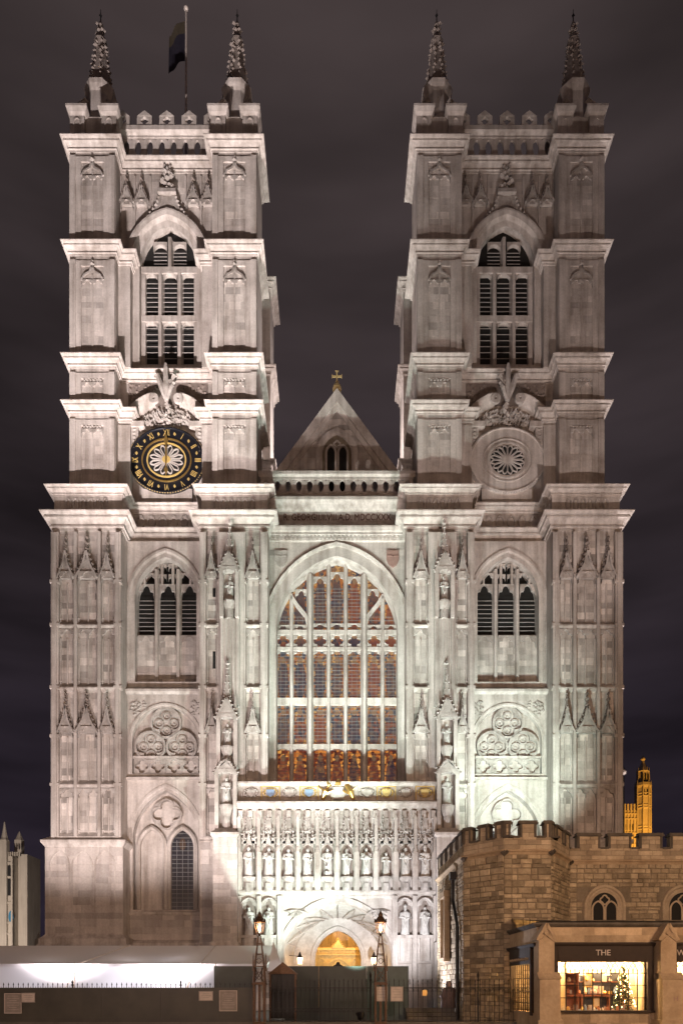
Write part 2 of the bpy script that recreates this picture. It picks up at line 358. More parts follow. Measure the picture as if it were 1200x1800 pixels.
M['glassB'] = glass_stained('stained_glass', 1.5, [(.09,.03,.015), (.12,.06,.03), (.03,.03,.04), (.20,.07,.02), (.08,.045,.03), (.24,.13,.045)])
def pane_clear():
    m, N, L, b = nodes('shop_glass'); tr = N.new('ShaderNodeBsdfTransparent'); gl = N.new('ShaderNodeBsdfGlossy'); gl.inputs['Roughness'].default_value = .03
    mx = N.new('ShaderNodeMixShader'); mx.inputs[0].default_value = .06; L.new(tr.outputs[0], mx.inputs[1]); L.new(gl.outputs[0], mx.inputs[2]); L.new(mx.outputs[0], N['Material Output'].inputs[0]); return m
M['pane'] = pane_clear()
def text(name, s, size, loc, mat, parent, rot=(R(90),0,0), ext=.01, align='CENTER', sx=1):
    cu = bpy.data.curves.new(name, 'FONT'); cu.body = s; cu.size = size; cu.extrude = ext; cu.align_x = align; cu.align_y = 'CENTER'
    o = bpy.data.objects.new('t', cu); COL.objects.link(o); dg = bpy.context.evaluated_depsgraph_get(); dg.update()
    me = bpy.data.meshes.new_from_object(o.evaluated_get(dg)); bpy.data.objects.remove(o)
    me.materials.clear(); q = link(name, me, mat, parent); q.location = loc; q.rotation_euler = rot; q.scale = (sx, 1, 1); return q
# ================================================================ SETTING
g = MB(); g.add([(-900,-40,0),(900,-40,0),(900,1500,0),(-900,1500,0)], [(0,1,2,3)])
ob('ground', g, M['paving'], kind='structure')
kb = MB(); kb.box(-24, 8.4, 28.86, 29.14, 0, .13); ob('kerb', kb, M['paving'], kind='structure')
# ================================================================ ABBEY
ab = thing('abbey', (0, 47, 0), 'floodlit pale stone gothic abbey front with two square towers and great west window', 'church')
S = M['stone']; C = M['carved']
def outline(x0, xa, xb, x1, y0, y1, b, r, rs):
    return [(x0,y0),(xa,y0),(xa,y0+r),(xb,y0+r),(xb,y0),(x1,y0),(x1,y0+b),(x1-rs,y0+b),(x1-rs,y1-b),(x1,y1-b),(x1,y1),
            (x0,y1),(x0,y1-b),(x0+rs,y1-b),(x0+rs,y0+b),(x0,y0+b)]
def walls(mb, pts, z0, z1, skip=()):
    for i in range(len(pts)):
        if i in skip: continue
        a, b = pts[i], pts[(i+1) % len(pts)]; mb.add([(*a,z0),(*b,z0),(*b,z1),(*a,z1)], [(0,1,2,3)])
def cap(mb, pts, z): mb.add([(x,y,z) for x, y in pts], [tuple(range(len(pts)))])
CORN = [(-.05,-.80),(.04,-.80),(.05,-.66),(.13,-.64),(.13,-.57),(.05,-.56),(.09,-.45),(.25,-.27),(.36,-.26),(.36,-.18),(.29,-.17),(.30,-.13),(.46,-.11),(.53,-.03),(.53,.03),(-.05,.12)]
def cornice(pts, ztop, parent, k=1.0, kz=1.0, closed=True, name='cornice', mat=S):
    m = MB(); m.sweep(pts, [(o*k, ztop + z*kz) for o, z in CORN], closed, 1, 'xy'); return ob(name, m, mat, parent)
# ---- lower towers
YL = 46.0; LX = [D(499,YL), D(377,YL), D(240,YL), D(121,YL)]; YB = 47.15; Y1 = 60.0
LO = outline(*LX, YL, Y1, 4.5, 1.15, .8); LC = outline(*LX, YL, Y1, 4.5, 1.75, 1.2)
bcx = (LX[1]+LX[2])/2
m = MB(); walls(m, LO, 0, 31.3, {2}); cap(m, LO, 31.3)
both(ob('tower_wall', m, S, ab))
# bay wall with three openings stacked
ZS, ZA = 27.6, 30.25                                    # louvered window
bw = MB(); L1 = arch(bcx, 27.5, 2.06, 2.75, 10, 21.9); L2 = arch(bcx, 17.9, 2.25, 2.35, 10, 15.75); L3 = arch(bcx, 11.3, 2.2, 3.35, 10, 6.65)
arch_wall(bw, LX[1], LX[2], 21.2, 31.3, YB, L1, 1.1); arch_wall(bw, LX[1], LX[2], 15.3, 21.2, YB, L2, .4); arch_wall(bw, LX[1], LX[2], 0, 15.3, YB, L3, .6)
both(ob('bay_wall', bw, S, ab))
def inarch(cx, hw, z0, z1): return lambda a, b, c, d: not (b < cx-hw or a > cx+hw or d < z0 or c > z1)
fa = MB(); fa_skip = lambda a,b,c,d: inarch(bcx,2.6,21,31)(a,b,c,d) or inarch(bcx,2.5,15.4,20.9)(a,b,c,d) or inarch(bcx,2.5,6.4,15)(a,b,c,d)
ashlar(fa, LX[1], LX[2], 6.6, 31, YB, .45, .8, fa_skip)
ashlar(fa, bcx-2.05, bcx+2.05, 21.9, 25.2, YB+.6, .42, .7)            # blind panels below louvers
ashlar(fa, bcx-2.2, bcx-.25, 6.7, 11.2, YB+.6, .42, .7)
both(ob('ashlar_facing', fa, S, ab, kind='stuff'))
# louvered window
lw = MB(); lw.sweep(L1, [(-.02,YB+.9),(0,YB+.55),(.12,YB+.5),(.12,YB+.25),(.26,YB+.2),(.26,YB-.02),(.36,YB-.10),(.52,YB-.10),(.56,YB+.02)], False, -1)
lwo = ob('belfry_window', lw, S, ab)
mm = MB(); mm.box(bcx-2.2, bcx+2.2, YB+1.05, YB+1.1, 25.2, 30.4); ob('dark_opening', mm, M['void'], lwo)
mm = MB(); mm.box(bcx-2.2, bcx+2.2, YB+.6, YB+.75, 21.8, 25.25); ob('blind_panel', mm, S, lwo)
for q in (-.73, .73):
    mm = MB(); mm.sweep([(bcx+q, 21.9), (bcx+q, 29.7)], [(-.2,YB+.75),(-.09,YB+.42),(.09,YB+.42),(.2,YB+.75)]); ob('mullion', mm, S, lwo)
for q in (-1.46, 0, 1.46):
    
    for z0, z1, ya, yb in ((27.75, 28.75, .55, .75), (24.4, 25.25, .5, .6)): mm = MB(); cusp(mm, bcx+q, .54, z0, z1, YB+ya, YB+yb); ob('trefoil_head', mm, C, lwo)
    for i in range(9):
        z = 25.35 + i*.29; mm = MB(); mm.box(bcx+q-.53, bcx+q+.53, YB+.68, YB+.71, z, z+.03); ob('louver', mm, M['louver'], lwo)
for q in (-.37, .37):
    mm = MB(); mm.sweep([(bcx+q, 28.7), (bcx+q, 30.1)], [(-.08,YB+.75),(-.08,YB+.5),(.08,YB+.5),(.08,YB+.75)]); ob('mullion', mm, S, lwo)
    for z in (28.75, 29.45):
        mm = MB(); cusp(mm, bcx+q*.98, .3, z+.2, z+.66, YB+.55, YB+.7); ob('trefoil_head', mm, C, lwo)
for q in (-1.2, 1.2):
    mm = MB(); cusp(mm, bcx+q, .36, 28.9, 29.5, YB+.55, YB+.7); ob('trefoil_head', mm, C, lwo); mm = MB(); mm.box(bcx+q*1.28-.06, bcx+q*1.28+.06, YB+.5, YB+.7, 28.7, 29.1); ob('mullion', mm, S, lwo)
both(lwo)
mm = MB(); mm.wedge(LX[1], LX[2], YB-.45, YB+.55, 21.25, 21.95); mm.sweep([(LX[1],YB-.45),(LX[2],YB-.45)], [(0,21.25),(0,21.1),(-.2,20.95)], False, 1, 'xy'); both(ob('sill', mm, S, ab))
# blind quatrefoil arch
qa = MB(); qa.sweep(L2, [(-.03,YB+.38),(0,YB+.05),(.1,YB-.02),(.1,YB-.08),(.22,YB-.08),(.26,YB+.01)], False, -1)
qao = ob('blind_arch', qa, S, ab)
mm = MB(); mm.box(bcx-2.3, bcx+2.3, YB+.38, YB+.45, 15.7, 20.4); ob('back_panel', mm, S, qao)
for cx, cz, r in ((bcx, 19.2, .98), (bcx-1.05, 17.62, .98), (bcx+1.05, 17.62, .98)):
    mm = MB(); plate(mm, circ((cx,cz), r*1.06, 48), foil((cx,cz), r*.97, n=48), YB+.12, YB+.38)
    mm.sweep(circ((cx,cz), r, 40), [(-.06,YB+.38),(-.06,YB+.06),(.06,YB+.06),(.06,YB+.38)], True); ob('quatrefoil', mm, C, qao)
    for a in range(4):
        mm = MB(); x, z = cx+r*.5*math.cos(a*math.pi/2), cz+r*.5*math.sin(a*math.pi/2)
        mm.sweep(circ((x,z), r*.27, 16), [(-.06,YB+.38),(-.04,YB+.24),(.04,YB+.24),(.05,YB+.38)], True); mm.lathe([(.09,0),(.05,.06)], (0,0,0), 8)
        mm.v[-16:] = [(x+p[0], YB+.36-p[2], z+p[1]) for p in mm.v[-16:]]; ob('roundel', mm, C, qao)
for i in range(4):
    cx, cz = bcx-1.62+i*1.08, 16.28
    mm = MB(); plate(mm, sq((cx,cz), .53, .5), foil((cx,cz), .45), YB+.10, YB+.38); ob('quatrefoil', mm, C, qao)
mm = MB(); mm.box(bcx-2.2, bcx+2.2, YB+.02, YB+.3, 16.8, 16.95); ob('rail', mm, S, qao)
for sgn in (-1, 1):
    mm = MB()
    for i in range(26): mm.blob(bcx+sgn*(2.35-abs(random.gauss(0,.38))), YB-.03, 20.55-abs(random.gauss(0,.4)), random.uniform(.07,.17), None, .08)
    ob('spandrel_carving', mm, C, qao)
both(qao)
mm = MB(); mm.wedge(LX[1], LX[2], YB-.3, YB+.35, 15.45, 15.8); mm.box(LX[1], LX[2], YB-.3, YB, 15.3, 15.45); both(ob('sill', mm, S, ab))
# pointed lower window
pw = MB(); pw.sweep(L3, [(-.03,YB+.6),(0,YB+.3),(.12,YB+.22),(.12,YB+.05),(.25,YB-.06),(.40,YB-.06),(.44,YB+.02)], False, -1)
pwo = ob('lancet_window', pw, S, ab)
mm = MB(); mm.box(bcx-2.3, bcx+2.3, YB+.58, YB+.65, 6.6, 14.8); ob('back_panel', mm, S, pwo)
mm = MB(); plate(mm, circ((bcx,13.1), 1.02, 48), foil((bcx,13.1), .98, n=48), YB+.3, YB+.58); mm.sweep(foil((bcx,13.1), .98, n=48), [(-.05,YB+.58),(-.05,YB+.22),(.06,YB+.22)], True); ob('quatrefoil', mm, C, pwo)
for i, q in enumerate((-1.03, 1.03)):
    P = arch(bcx+q, 10.9, .78, 1.2, 8, 6.7)
    mm = MB(); mm.sweep(P, [(-.04,YB+.58),(-.02,YB+.3),(.12,YB+.2),(.26,YB+.3)], False, -1); ob('lancet_frame', mm, S, pwo)
    if i:
        mm = MB(); mm.prism(P, YB+.50, YB+.54); ob('leaded_glass', mm, M['glassdark'], pwo)
        mm = MB()
        for j in range(18): z = 6.9+j*.29; mm.box(bcx+q-.76, bcx+q+.76, YB+.47, YB+.49, z, z+.025)
        for j in range(-1, 2): mm.box(bcx+q+j*.38-.012, bcx+q+j*.38+.012, YB+.47, YB+.49, 6.7, 11.4)
        ob('glazing_bars', mm, M['lead'], pwo, kind='stuff')
both(pwo)
mm = MB(); mm.wedge(LX[1], LX[2], YB-.28, YB+.5, 6.45, 6.7); mm.box(LX[1], LX[2], YB-.28, YB, 6.3, 6.45); both(ob('sill', mm, S, ab))
# ---- gable canopy with crockets (shared mesh, 1 wide, 2.3 tall)
def gable_mesh():
    m = MB(); cusp(m, 0, .42, 0, .55, -.10, .05); m.prism([(-.48,.25),(.48,.25),(0,1.45)], -.06, .02)
    for s in (-1, 1): m.sweep([(s*.5,.22),(s*.16,.85),(0,1.5)], [(-.05,-.16),(.05,-.16),(.05,0)], False, s)
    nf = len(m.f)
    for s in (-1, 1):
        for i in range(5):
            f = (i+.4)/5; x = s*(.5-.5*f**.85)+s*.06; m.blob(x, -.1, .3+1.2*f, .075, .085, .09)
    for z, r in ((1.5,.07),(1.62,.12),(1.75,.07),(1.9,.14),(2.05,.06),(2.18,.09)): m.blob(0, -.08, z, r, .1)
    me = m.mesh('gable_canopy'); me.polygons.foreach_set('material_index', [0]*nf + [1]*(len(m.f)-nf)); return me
GAB = gable_mesh(); GAB.materials.append(C); GAB.materials.append(M['darkstone'])  # crockets and finial are coloured darker than the gable itself
def put(name, me, parent, x, y, z, sx=1, sy=1, sz=1):
    o = link(name, me, None, parent); o.location = (x, y, z); o.scale = (sx, sy, sz); return o
# ---- lower buttress faces: piers, strings, sills, panel heads
TIER = [(31.0, 27.75, 24.95, 'g'), (24.95, None, 20.9, 'p'), (20.9, 17.75, 14.6, 'g'), (14.6, None, 11.2, 'p')]
def buttress_face(x0, x1, cols, strings=True):
    root = MB(); root.box(x0, x1, YL-.02, YL+.02, 11.2, 31.0); r = ob('buttress', root, S, ab)
    am = MB(); f = YL-.02
    for a, b in cols: ashlar(am, a, b, 11.3, 30.9, f, .43, .7)
    ob('ashlar_facing', am, S, r, kind='stuff')
    edges = [x0] + [v for ab_ in cols for v in ab_] + [x1]
    for i in range(0, len(edges), 2):
        p = MB(); p.box(edges[i]+.003, edges[i+1]-.003, YL-.34, YL, 11.2, 31.0); ob('pier', p, S, r)
        if edges[i+1]-edges[i] > .3: p = MB(); p.box(edges[i]+.1, edges[i+1]-.1, YL-.43, YL-.3, 11.2, 30.9); ob('pier_fillet', p, S, r)
        if edges[i+1]-edges[i] > .3:
            for z in (27.75, 24.95, 20.9, 17.75, 14.6):
                p = MB(); p.box(edges[i]-.05, edges[i+1]+.05, YL-.42, YL-.05, z-.09, z+.09); p.wedge(edges[i]-.05, edges[i+1]+.05, YL-.42, YL-.2, z+.09, z+.3); ob('set_off', p, S, r)
    for zt, zg, zb, k in TIER:
        p = MB(); p.sweep([(x0+.01,YL),(x1-.01,YL)], [(0,zb-.22),(.2,zb-.12),(.3,zb-.02),(.3,zb+.05),(.02,zb+.38)], False, 1, 'xy'); ob('string_course', p, S, r)
        for a, b in cols:
            w_ = b-a; c = (a+b)/2
            for u in (a+.07, b-.07): p = MB(); p.tube([(u,YL-.13,zb+.3),(u,YL-.13,(zg or zt-.8))], .055, 6); p.blob(u, YL-.14, zb+.5, .1, .12); ob('colonnette', p, S, r)
            if w_ > .85: p = MB(); p.box(c-.045, c+.045, YL-.12, YL, zb+.3, (zg or zt-.8)); ob('panel_fillet', p, S, r)
            if k == 'g':
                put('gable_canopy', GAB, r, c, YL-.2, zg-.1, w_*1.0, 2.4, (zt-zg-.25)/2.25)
            else:
                p = MB(); n = 2 if w_ > 1.2 else 1
                for j in range(n): cusp(p, a+w_*(j+.5)/n, w_/n/2, zt-.85, zt-.2, YL-.2, YL)
                ob('panel_head', p, C, r)
    return r
xo = LX[0]; P_ = lambda px: D(592-px, YL)
cols = [(xo+.5, xo+1.5), (xo+1.72, xo+3.1), (xo+3.32, xo+4.05)]
both(buttress_face(LX[0], LX[1], [(xo+.5, xo+1.48), (xo+1.68, xo+3.02), (xo+3.22, xo+4.12)]))
xi = LX[2]
both(buttress_face(LX[2], LX[3], [(xi+.42, xi+1.18), (xi+3.0, xi+3.95)]))
# plinths
pl = MB(); PX0, PX1 = D(513,45.6), D(376,45.6)
pl.box(PX0, PX1, 45.6, 50.6, 0, 10.8); pl.sweep([(PX0,50.6),(PX0,45.6),(PX1,45.6),(PX1,47.15)], [(0,10.55),(.12,10.7),(.22,10.85),(.22,10.98),(-.42,11.4)], False, 1, 'xy')
pl.sweep([(PX0,50.6),(PX0,45.6),(PX1,45.6),(PX1,47.15)], [(0,4.9),(.12,4.75),(.3,4.6),(.3,4.3),(.5,4.0),(.5,0)], False, 1, 'xy')
plo = both(ob('plinth', pl, S, ab))
for i in range(3):
    cx = PX0+.95+i*1.46; mm = MB(); mm.sweep(arch(cx, 9.3, .6, .95, 6, 6.3), [(-.02,45.6),(0,45.55),(.09,45.55),(.11,45.6)], False, -1); ob('blind_arch', mm, S, plo)
ub = MB(); ub.add([(-.5,0,-.5),(.5,0,-.5),(.5,0,.5),(-.5,0,.5),(-.46,-1,-.47),(.46,-1,-.47),(.46,-1,.47),(-.46,-1,.47)], [(4,5,6,7),(0,1,5,4),(1,2,6,5),(2,3,7,6),(3,0,4,7)])
UB = ub.mesh('stone_block'); UB.materials.append(M['block'])
def blocks(parent, x0, x1, z0, z1, y, ch, bl, me=UB, name='stone_block', d=(.008, .02), skip=None):
    z = z0
    while z < z1-.05:
        h = ch*random.uniform(.85, 1.15)
        if z1-z-h < .18: h = z1-z
        x = x0
        while x < x1-.02:
            l = bl*random.uniform(.6, 1.4)
            if x1-x-l < .3: l = x1-x
            if not (skip and skip(x, x+l, z, z+h)):
                o = link(name, me, None, parent); o.location = (x+l/2, y, z+h/2); o.scale = (l-.012, random.uniform(*d), h-.012)
            x += l
        z += h
blocks(ab, PX0, PX1, 4.95, 10.5, 45.6, .46, 1.0)
blocks(ab, LX[1], LX[2]-.02, 4.6, 6.25, YB-.12, .42, .9)
mm = MB(); mm.box(LX[1], LX[2], YB-.12, YB+.2, 0, 6.3); mm.box(LX[1], LX[2], YB-.45, YB, 0, 4.4); mm.wedge(LX[1], LX[2], YB-.45, YB-.1, 4.4, 4.65); both(ob('bay_plinth', mm, S, ab))
QX0, QX1 = D(218,44.3), D(175,44.3)
qb = MB(); qb.box(QX0, QX1, 44.3, 46.2, 0, 11.1); qb.sweep([(QX0,46.2),(QX0,44.3),(QX1,44.3),(QX1,46.2)], [(0,10.9),(.14,11.05),(.14,11.2),(-.3,11.55)], False, 1, 'xy'); qb.box(QX0-.12, QX1+.12, 44.18, 46.2, 0, 4.3)
qb.box(LX[2], LX[3], 45.85, 46.2, 0, 11.1); qb.wedge(LX[2], LX[3], 45.75, 46.1, 11.0, 11.4)
both(ob('porch_buttress', qb, S, ab)); blocks(ab, QX0, QX1, 4.4, 10.9, 44.3, .46, .85); blocks(ab, LX[2]+.02, QX0, 4.4, 10.9, 45.85, .46, .85)
# ---- statues
def statue_mesh(seed, item):
    rnd = random.Random(seed); m = MB(); H = 1.9; n = 18; ph = rnd.uniform(0, 6); lean = rnd.uniform(-.05, .05)
    pr = [(0,.25,.2),(.03,.29,.23),(.15,.26,.21),(.3,.25,.2),(.45,.245,.19),(.58,.225,.17),(.68,.25,.17),(.76,.275,.17),(.80,.25,.155),(.83,.15,.12),(.85,.075,.08),(.87,.08,.085),(.90,.098,.108),(.94,.1,.11),(.975,.075,.085),(1.0,.01,.01)]
    vs = []; fs = []
    for f, rx, ry in pr:
        for i in range(n):
            a = 2*math.pi*i/n; k = 1 + (.10*math.sin(6*a+ph+3*f)+.05*math.sin(11*a-ph+6*f))*(1 if f < .7 else .15)
            vs.append((rx*k*math.cos(a)+lean*math.sin(f*3), ry*k*math.sin(a)-.03*f, f*H))
    for q in range(len(pr)-1):
        for i in range(n): fs.append((q*n+i, q*n+(i+1) % n, (q+1)*n+(i+1) % n, (q+1)*n+i))
    m.add(vs, fs)
    for s in (-1, 1):
        hz = rnd.uniform(.56, .68)*H; m.tube([(s*.22,0,.78*H),(s*.31,-.06,.62*H),(s*rnd.uniform(.02,.16),-.26,hz)], [.085,.085,.05], 7); m.blob(s*.08, -.27, hz, .055)
        m.tube([(s*.24,-.12,.7*H),(s*.1,-.23,.45*H),(-s*.1,-.22,.2*H)], [.03,.045,.03], 5)
    if item == 'book': m.box(-.12,.12,-.34,-.27,.58*H,.72*H)
    if item == 'staff': m.tube([(.3,-.2,.02),(.3,-.2,1.05*H)], .025, 6)
    if item == 'child': m.blob(-.1,-.26,.68*H,.11,.16); m.ball(-.1,-.28,.8*H,.07,6)
    if item == 'kneeling': m.blob(0,-.3,.15*H,.16,.22,.12); m.ball(0,-.34,.33*H,.075,6)
    if item == 'mitre': m.lathe([(.1,0),(.12,.08),(.02,.3)], (lean*.3,-.03,.96*H), 8, 0, 1, .7)
    return m.mesh('statue', True)
ITEMS = ['book','staff','plain','mitre','child','kneeling']
STM = {}
for i, it in enumerate(ITEMS): STM[it] = statue_mesh(i+3, it); STM[it].materials.append(M['statue'])
def statue(it, x, y, z, s, label, group, turn=0):
    o = link('statue', STM[it]); o.location = (x, y, z); o.scale = (s*1.05, s, s); o.rotation_euler = (0, 0, turn)
    o['label'] = label; o['category'] = 'statue'
    if group: o['group'] = group
    return o
# ---- niche columns on the inner buttresses
def spire(m, cx, cy, z0, z1, r, n=6):
    m.lathe([(r,z0),(r*.06,z1-.25)], (cx,cy,0), 4, math.pi/4)
    for i in range(n):
        f = (i+.5)/n; rr = r*(1-f*.94)*.78; z = z0+(z1-z0-.3)*f
        for sx in (-1, 1):
            m.blob(cx+sx*rr, cy-rr, z, .10*(1-.4*f)); m.blob(cx+sx*rr, cy+rr, z, .10*(1-.4*f))
    m.blob(cx, cy, z1-.25, .17, .1); m.blob(cx, cy, z1-.08, .09, .14)
def niche(cx, y, hw, zb, zs, zt, zc, ztip):
    """shaft foot zb, statue foot zs, statue head zt, canopy top zc, spire tip ztip"""
    m = MB(); m.box(cx-hw+.14, cx+hw-.14, y+.55, 46.1, zb, zc); r = ob('statue_niche', m, S, ab)
    for s in (-1, 1):
        p = MB(); p.box(cx+s*hw-.12*(1+s), cx+s*hw+.12*(1-s), y, 46.1, zb, zc-.25); p.lathe([(.13,0),(.10,.25),(.01,1.0)], (cx+s*(hw-.12), y+.12, zc-.25), 4, math.pi/4); ob('pier', p, S, r)
    p = MB(); p.lathe([(.26,0),(.26,(zs-zb)*.55),(.36,(zs-zb)*.7),(.46,(zs-zb)*.92),(.46,zs-zb)], (cx, y+.36, zb), 8, math.pi/8); ob('pedestal', p, C, r)
    p = MB(); cusp(p, cx, hw-.2, zt-.1, zt+.5, y-.05, y+.3)
    for s in (-1, 1):
        p.sweep([(cx+s*hw, zt+.1), (cx+s*.3, zt+.8), (cx, zc+.35)], [(-.06,y-.16),(.07,y-.16),(.07,y+.1)], False, s)
        for i in range(5): f = i/5; p.blob(cx+s*(hw*(1-f)+.08), y-.1, zt+.25+(zc+.2-zt)*f, .11)
    p.prism([(cx-hw,zt+.3),(cx+hw,zt+.3),(cx,zc+.3)], y-.02, y+.5); ob('canopy', p, C, r)
    if ztip: p = MB(); spire(p, cx, y+.3, zt+.5, ztip, .36, 7); ob('spire', p, C, r)
    return r
ncx = D(195, 44.7); ncu = D(189, 45.2)
both(niche(ncx, 44.6, .70, 11.5, Z(1416,44.9), Z(1368,44.9), Z(1350,44.9), None))
both(niche(ncx+.04, 44.75, .66, Z(1348,44.9), Z(1312,44.9), Z(1270,44.9), Z(1240,44.9), Z(1160,45)))
p = MB()
for q in (-.5, -.25, 0, .25, .5): p.box(ncu+q-.06, ncu+q+.06, 45.25, 46, Z(1240,45.2), Z(1086,45.2))
p.box(ncu-.62, ncu+.62, 45.35, 46, Z(1240,45.2), Z(1086,45.2)); both(ob('fluted_shaft', p, S, ab))
both(niche(ncu, 45.05, .62, Z(1086,45.2), Z(1056,45.2), Z(1012,45.2), Z(985,45.2), Z(913,45.3)))
for s, side in ((1, 'on the clock tower side of the porch'), (-1, 'on the gatehouse side of the porch')):
    statue('mitre', s*ncu, 45.45, Z(1056,45.2), .85, 'stone figure in the highest buttress niche ' + side, None)
    statue('book', s*(ncx+.04), 45.15, Z(1312,44.9), .8, 'stone figure in the middle buttress niche ' + side, None)
    statue('staff', s*ncx, 45.0, Z(1416,44.9), .95, 'stone figure in the lowest buttress niche ' + side, None)
p = MB()
for z0, z1 in ((Z(1050,46), Z(1035,46)), (Z(1176,46), Z(1146,46))): p.box(xi+.82, xi+1.0, YL-.06, YL, z0, z1)
ob('slit_window', p, M['void'], ab)
# ---- main cornice, parapet band and upper cornice of each lower tower
both(cornice(LC, 32.2, ab, 1.22, 1.2))
PBO = outline(LX[0]+.05, LX[1]-.05, LX[2]+.05, LX[3]-.05, YL+.1, Y1, 4.5, 1.75, 1.2)
m = MB(); walls(m, PBO, 32.1, 33.6); cap(m, PBO, 33.9); po = ob('parapet', m, M['stone'], ab)
def ovals(parent, x0, x1, y, z0, z1, n, mat=C):
    w_ = (x1-x0)/n; cz = (z0+z1)/2
    for i in range(n):
        cx = x0+w_*(i+.5); p = MB(); p.sweep([(cx+w_*.30*math.cos(t), cz+(z1-z0)*.5*math.sin(t)) for t in [2*math.pi*k/14 for k in range(14)]], [(-.05,y),(-.04,y-.10),(.06,y-.10),(.07,y)], True); ob('oval_tracery', p, mat, parent)
ovals(po, LX[0]+.75, LX[1]-.9, YL+.1, 32.65, 33.4, 6); ovals(po, LX[2]+.8, LX[3]-.8, YL+.1, 32.65, 33.4, 6); ovals(po, LX[1]+.3, LX[2]-.3, YL+1.85, 32.65, 33.4, 6)
both(po)
both(cornice(PBO, 34.05, ab, .95, .62))
# ---- upper towers
YU = 46.8; UX = [D(469,YU), D(389,YU), D(219,YU), D(140.5,YU)]; Y2 = YU + UX[3]-UX[0]; UB_ = 3.05; YV = YU+1.2; ucx = (UX[1]+UX[2])/2
UO = outline(*UX, YU, Y2, UB_, 1.2, 1.0)
m = MB(); walls(m, UO, 32, 57.2, {2}); cap(m, UO, 57.3)
m.add([(UX[1],YV,32),(UX[2],YV,32),(UX[2],YV,42.7),(UX[1],YV,42.7)], [(0,1,2,3)])
both(ob('tower_wall', m, S, ab))
U1 = arch(ucx, 51.0, 1.95, 2.75, 10, 43.85)
m = MB(); arch_wall(m, UX[1], UX[2], 42.7, 57.2, YV, U1, .9); both(ob('bay_wall', m, S, ab))
am = MB()
sk = lambda a,b,c,d: inarch(ucx, 2.9, 43, 54.3)(a,b,c,d)
ashlar(am, UX[1], UX[2], 43.3, 56.5, YV, .45, .8, sk, .7)
for a, b in ((UX[0],UX[1]), (UX[2],UX[3])): ashlar(am, a, b, 34.2, 56.6, YU, .45, .9, None, .7)
both(ob('ashlar_facing', am, S, ab, kind='stuff'))
both(cornice(UO, 57.55, ab, .95, .85)); both(cornice(UO, 43.2, ab, .9, .8))
def side_cornice(z):
    a = UO[2:3]; pts = [(UO[2][0]+.75, UO[2][1]-.55), (UO[1][0]+.75, UO[1][1]+.55), (UO[1][0], UO[1][1]+.55), UO[1], UO[0], UO[15], UO[14], UO[13], UO[12], UO[11]]
    pts = [(UX[1]+.85, YV), (UX[1]+.85, YU+.6), (UX[1], YU+.6), (UX[1], YU), (UX[0], YU), (UX[0], YU+UB_), (UX[0]+1, YU+UB_), (UX[0]+1, Y2-UB_), (UX[0], Y2-UB_), (UX[0], Y2)][::-1]
    both(cornice(pts, z, ab, .9, .8, closed=False))
    pts = [(UX[2]-.85, YV), (UX[2]-.85, YU+.6), (UX[2], YU+.6), (UX[2], YU), (UX[3], YU), (UX[3], YU+UB_), (UX[3]-1, YU+UB_), (UX[3]-1, Y2-UB_), (UX[3], Y2-UB_), (UX[3], Y2)]
    both(cornice(pts, z, ab, .9, .8, closed=False))
side_cornice(50.65); side_cornice(40.1)
for a, b in ((UX[1], UX[1]+.8), (UX[2]-.8, UX[2])):
    
    for z0, z1 in ((43.2, 50.0), (34, 39.3)): p = MB(); p.box(a, b, YU+.62, YV, z0, z1); both(ob('pilaster', p, S, ab))
def frame(x0, x1, z0, z1, head):
    w_ = x1-x0; m = MB(); y = YU
    m.box(x0, x0+w_*.13, y-.16, y, z0, z1); m.box(x0+w_*.13, x0+w_*.25, y-.09, y, z0, z1)
    m.box(x1-w_*.13, x1, y-.16, y, z0, z1); m.box(x1-w_*.25, x1-w_*.13, y-.09, y, z0, z1)
    m.box(x0+w_*.25, x1-w_*.25, y-.085, y, z1-.35, z1); m.box((x0+x1)/2-.05, (x0+x1)/2+.05, y-.06, y, z0, z1-.9)
    r = ob('buttress_panel', m, S, ab); c = (x0+x1)/2; hw = w_*.24; p = MB()
    if head == 'ogee':
        for s in (-1, 1): p.sweep([(c+s*hw, z1-1.35), (c+s*hw*.7, z1-1.0), (c+s*hw*.2, z1-.8), (c, z1-.4)], [(-.06,y-.16),(.07,y-.16),(.07,y)], False, s)
        p.blob(c, y-.14, z1-.3, .16, .14); p.blob(c, y-.14, z1-.1, .1, .1)
        cusp(p, c-hw/2, hw/2, z1-1.75, z1-1.25, y-.08, y); cusp(p, c+hw/2, hw/2, z1-1.75, z1-1.25, y-.08, y)
    else:
        cusp(p, c-hw/2, hw/2, z1-1.15, z1-.6, y-.1, y); cusp(p, c+hw/2, hw/2, z1-1.15, z1-.6, y-.1, y)
        for i in range(6): p.blob(c+(i-2.5)*hw*.3, y-.1, z1-.5, .09)
    ob('panel_head', p, C, r)
    both(r)
for a, b in ((UX[0]+.02, UX[1]-.02), (UX[2]+.02, UX[3]-.02)):
    for z0, z1, h in ((34.1,39.1,'c'), (40.2,42.2,'c'), (43.3,49.65,'ogee'), (50.8,56.55,'ogee')): frame(a, b, z0, z1, h)
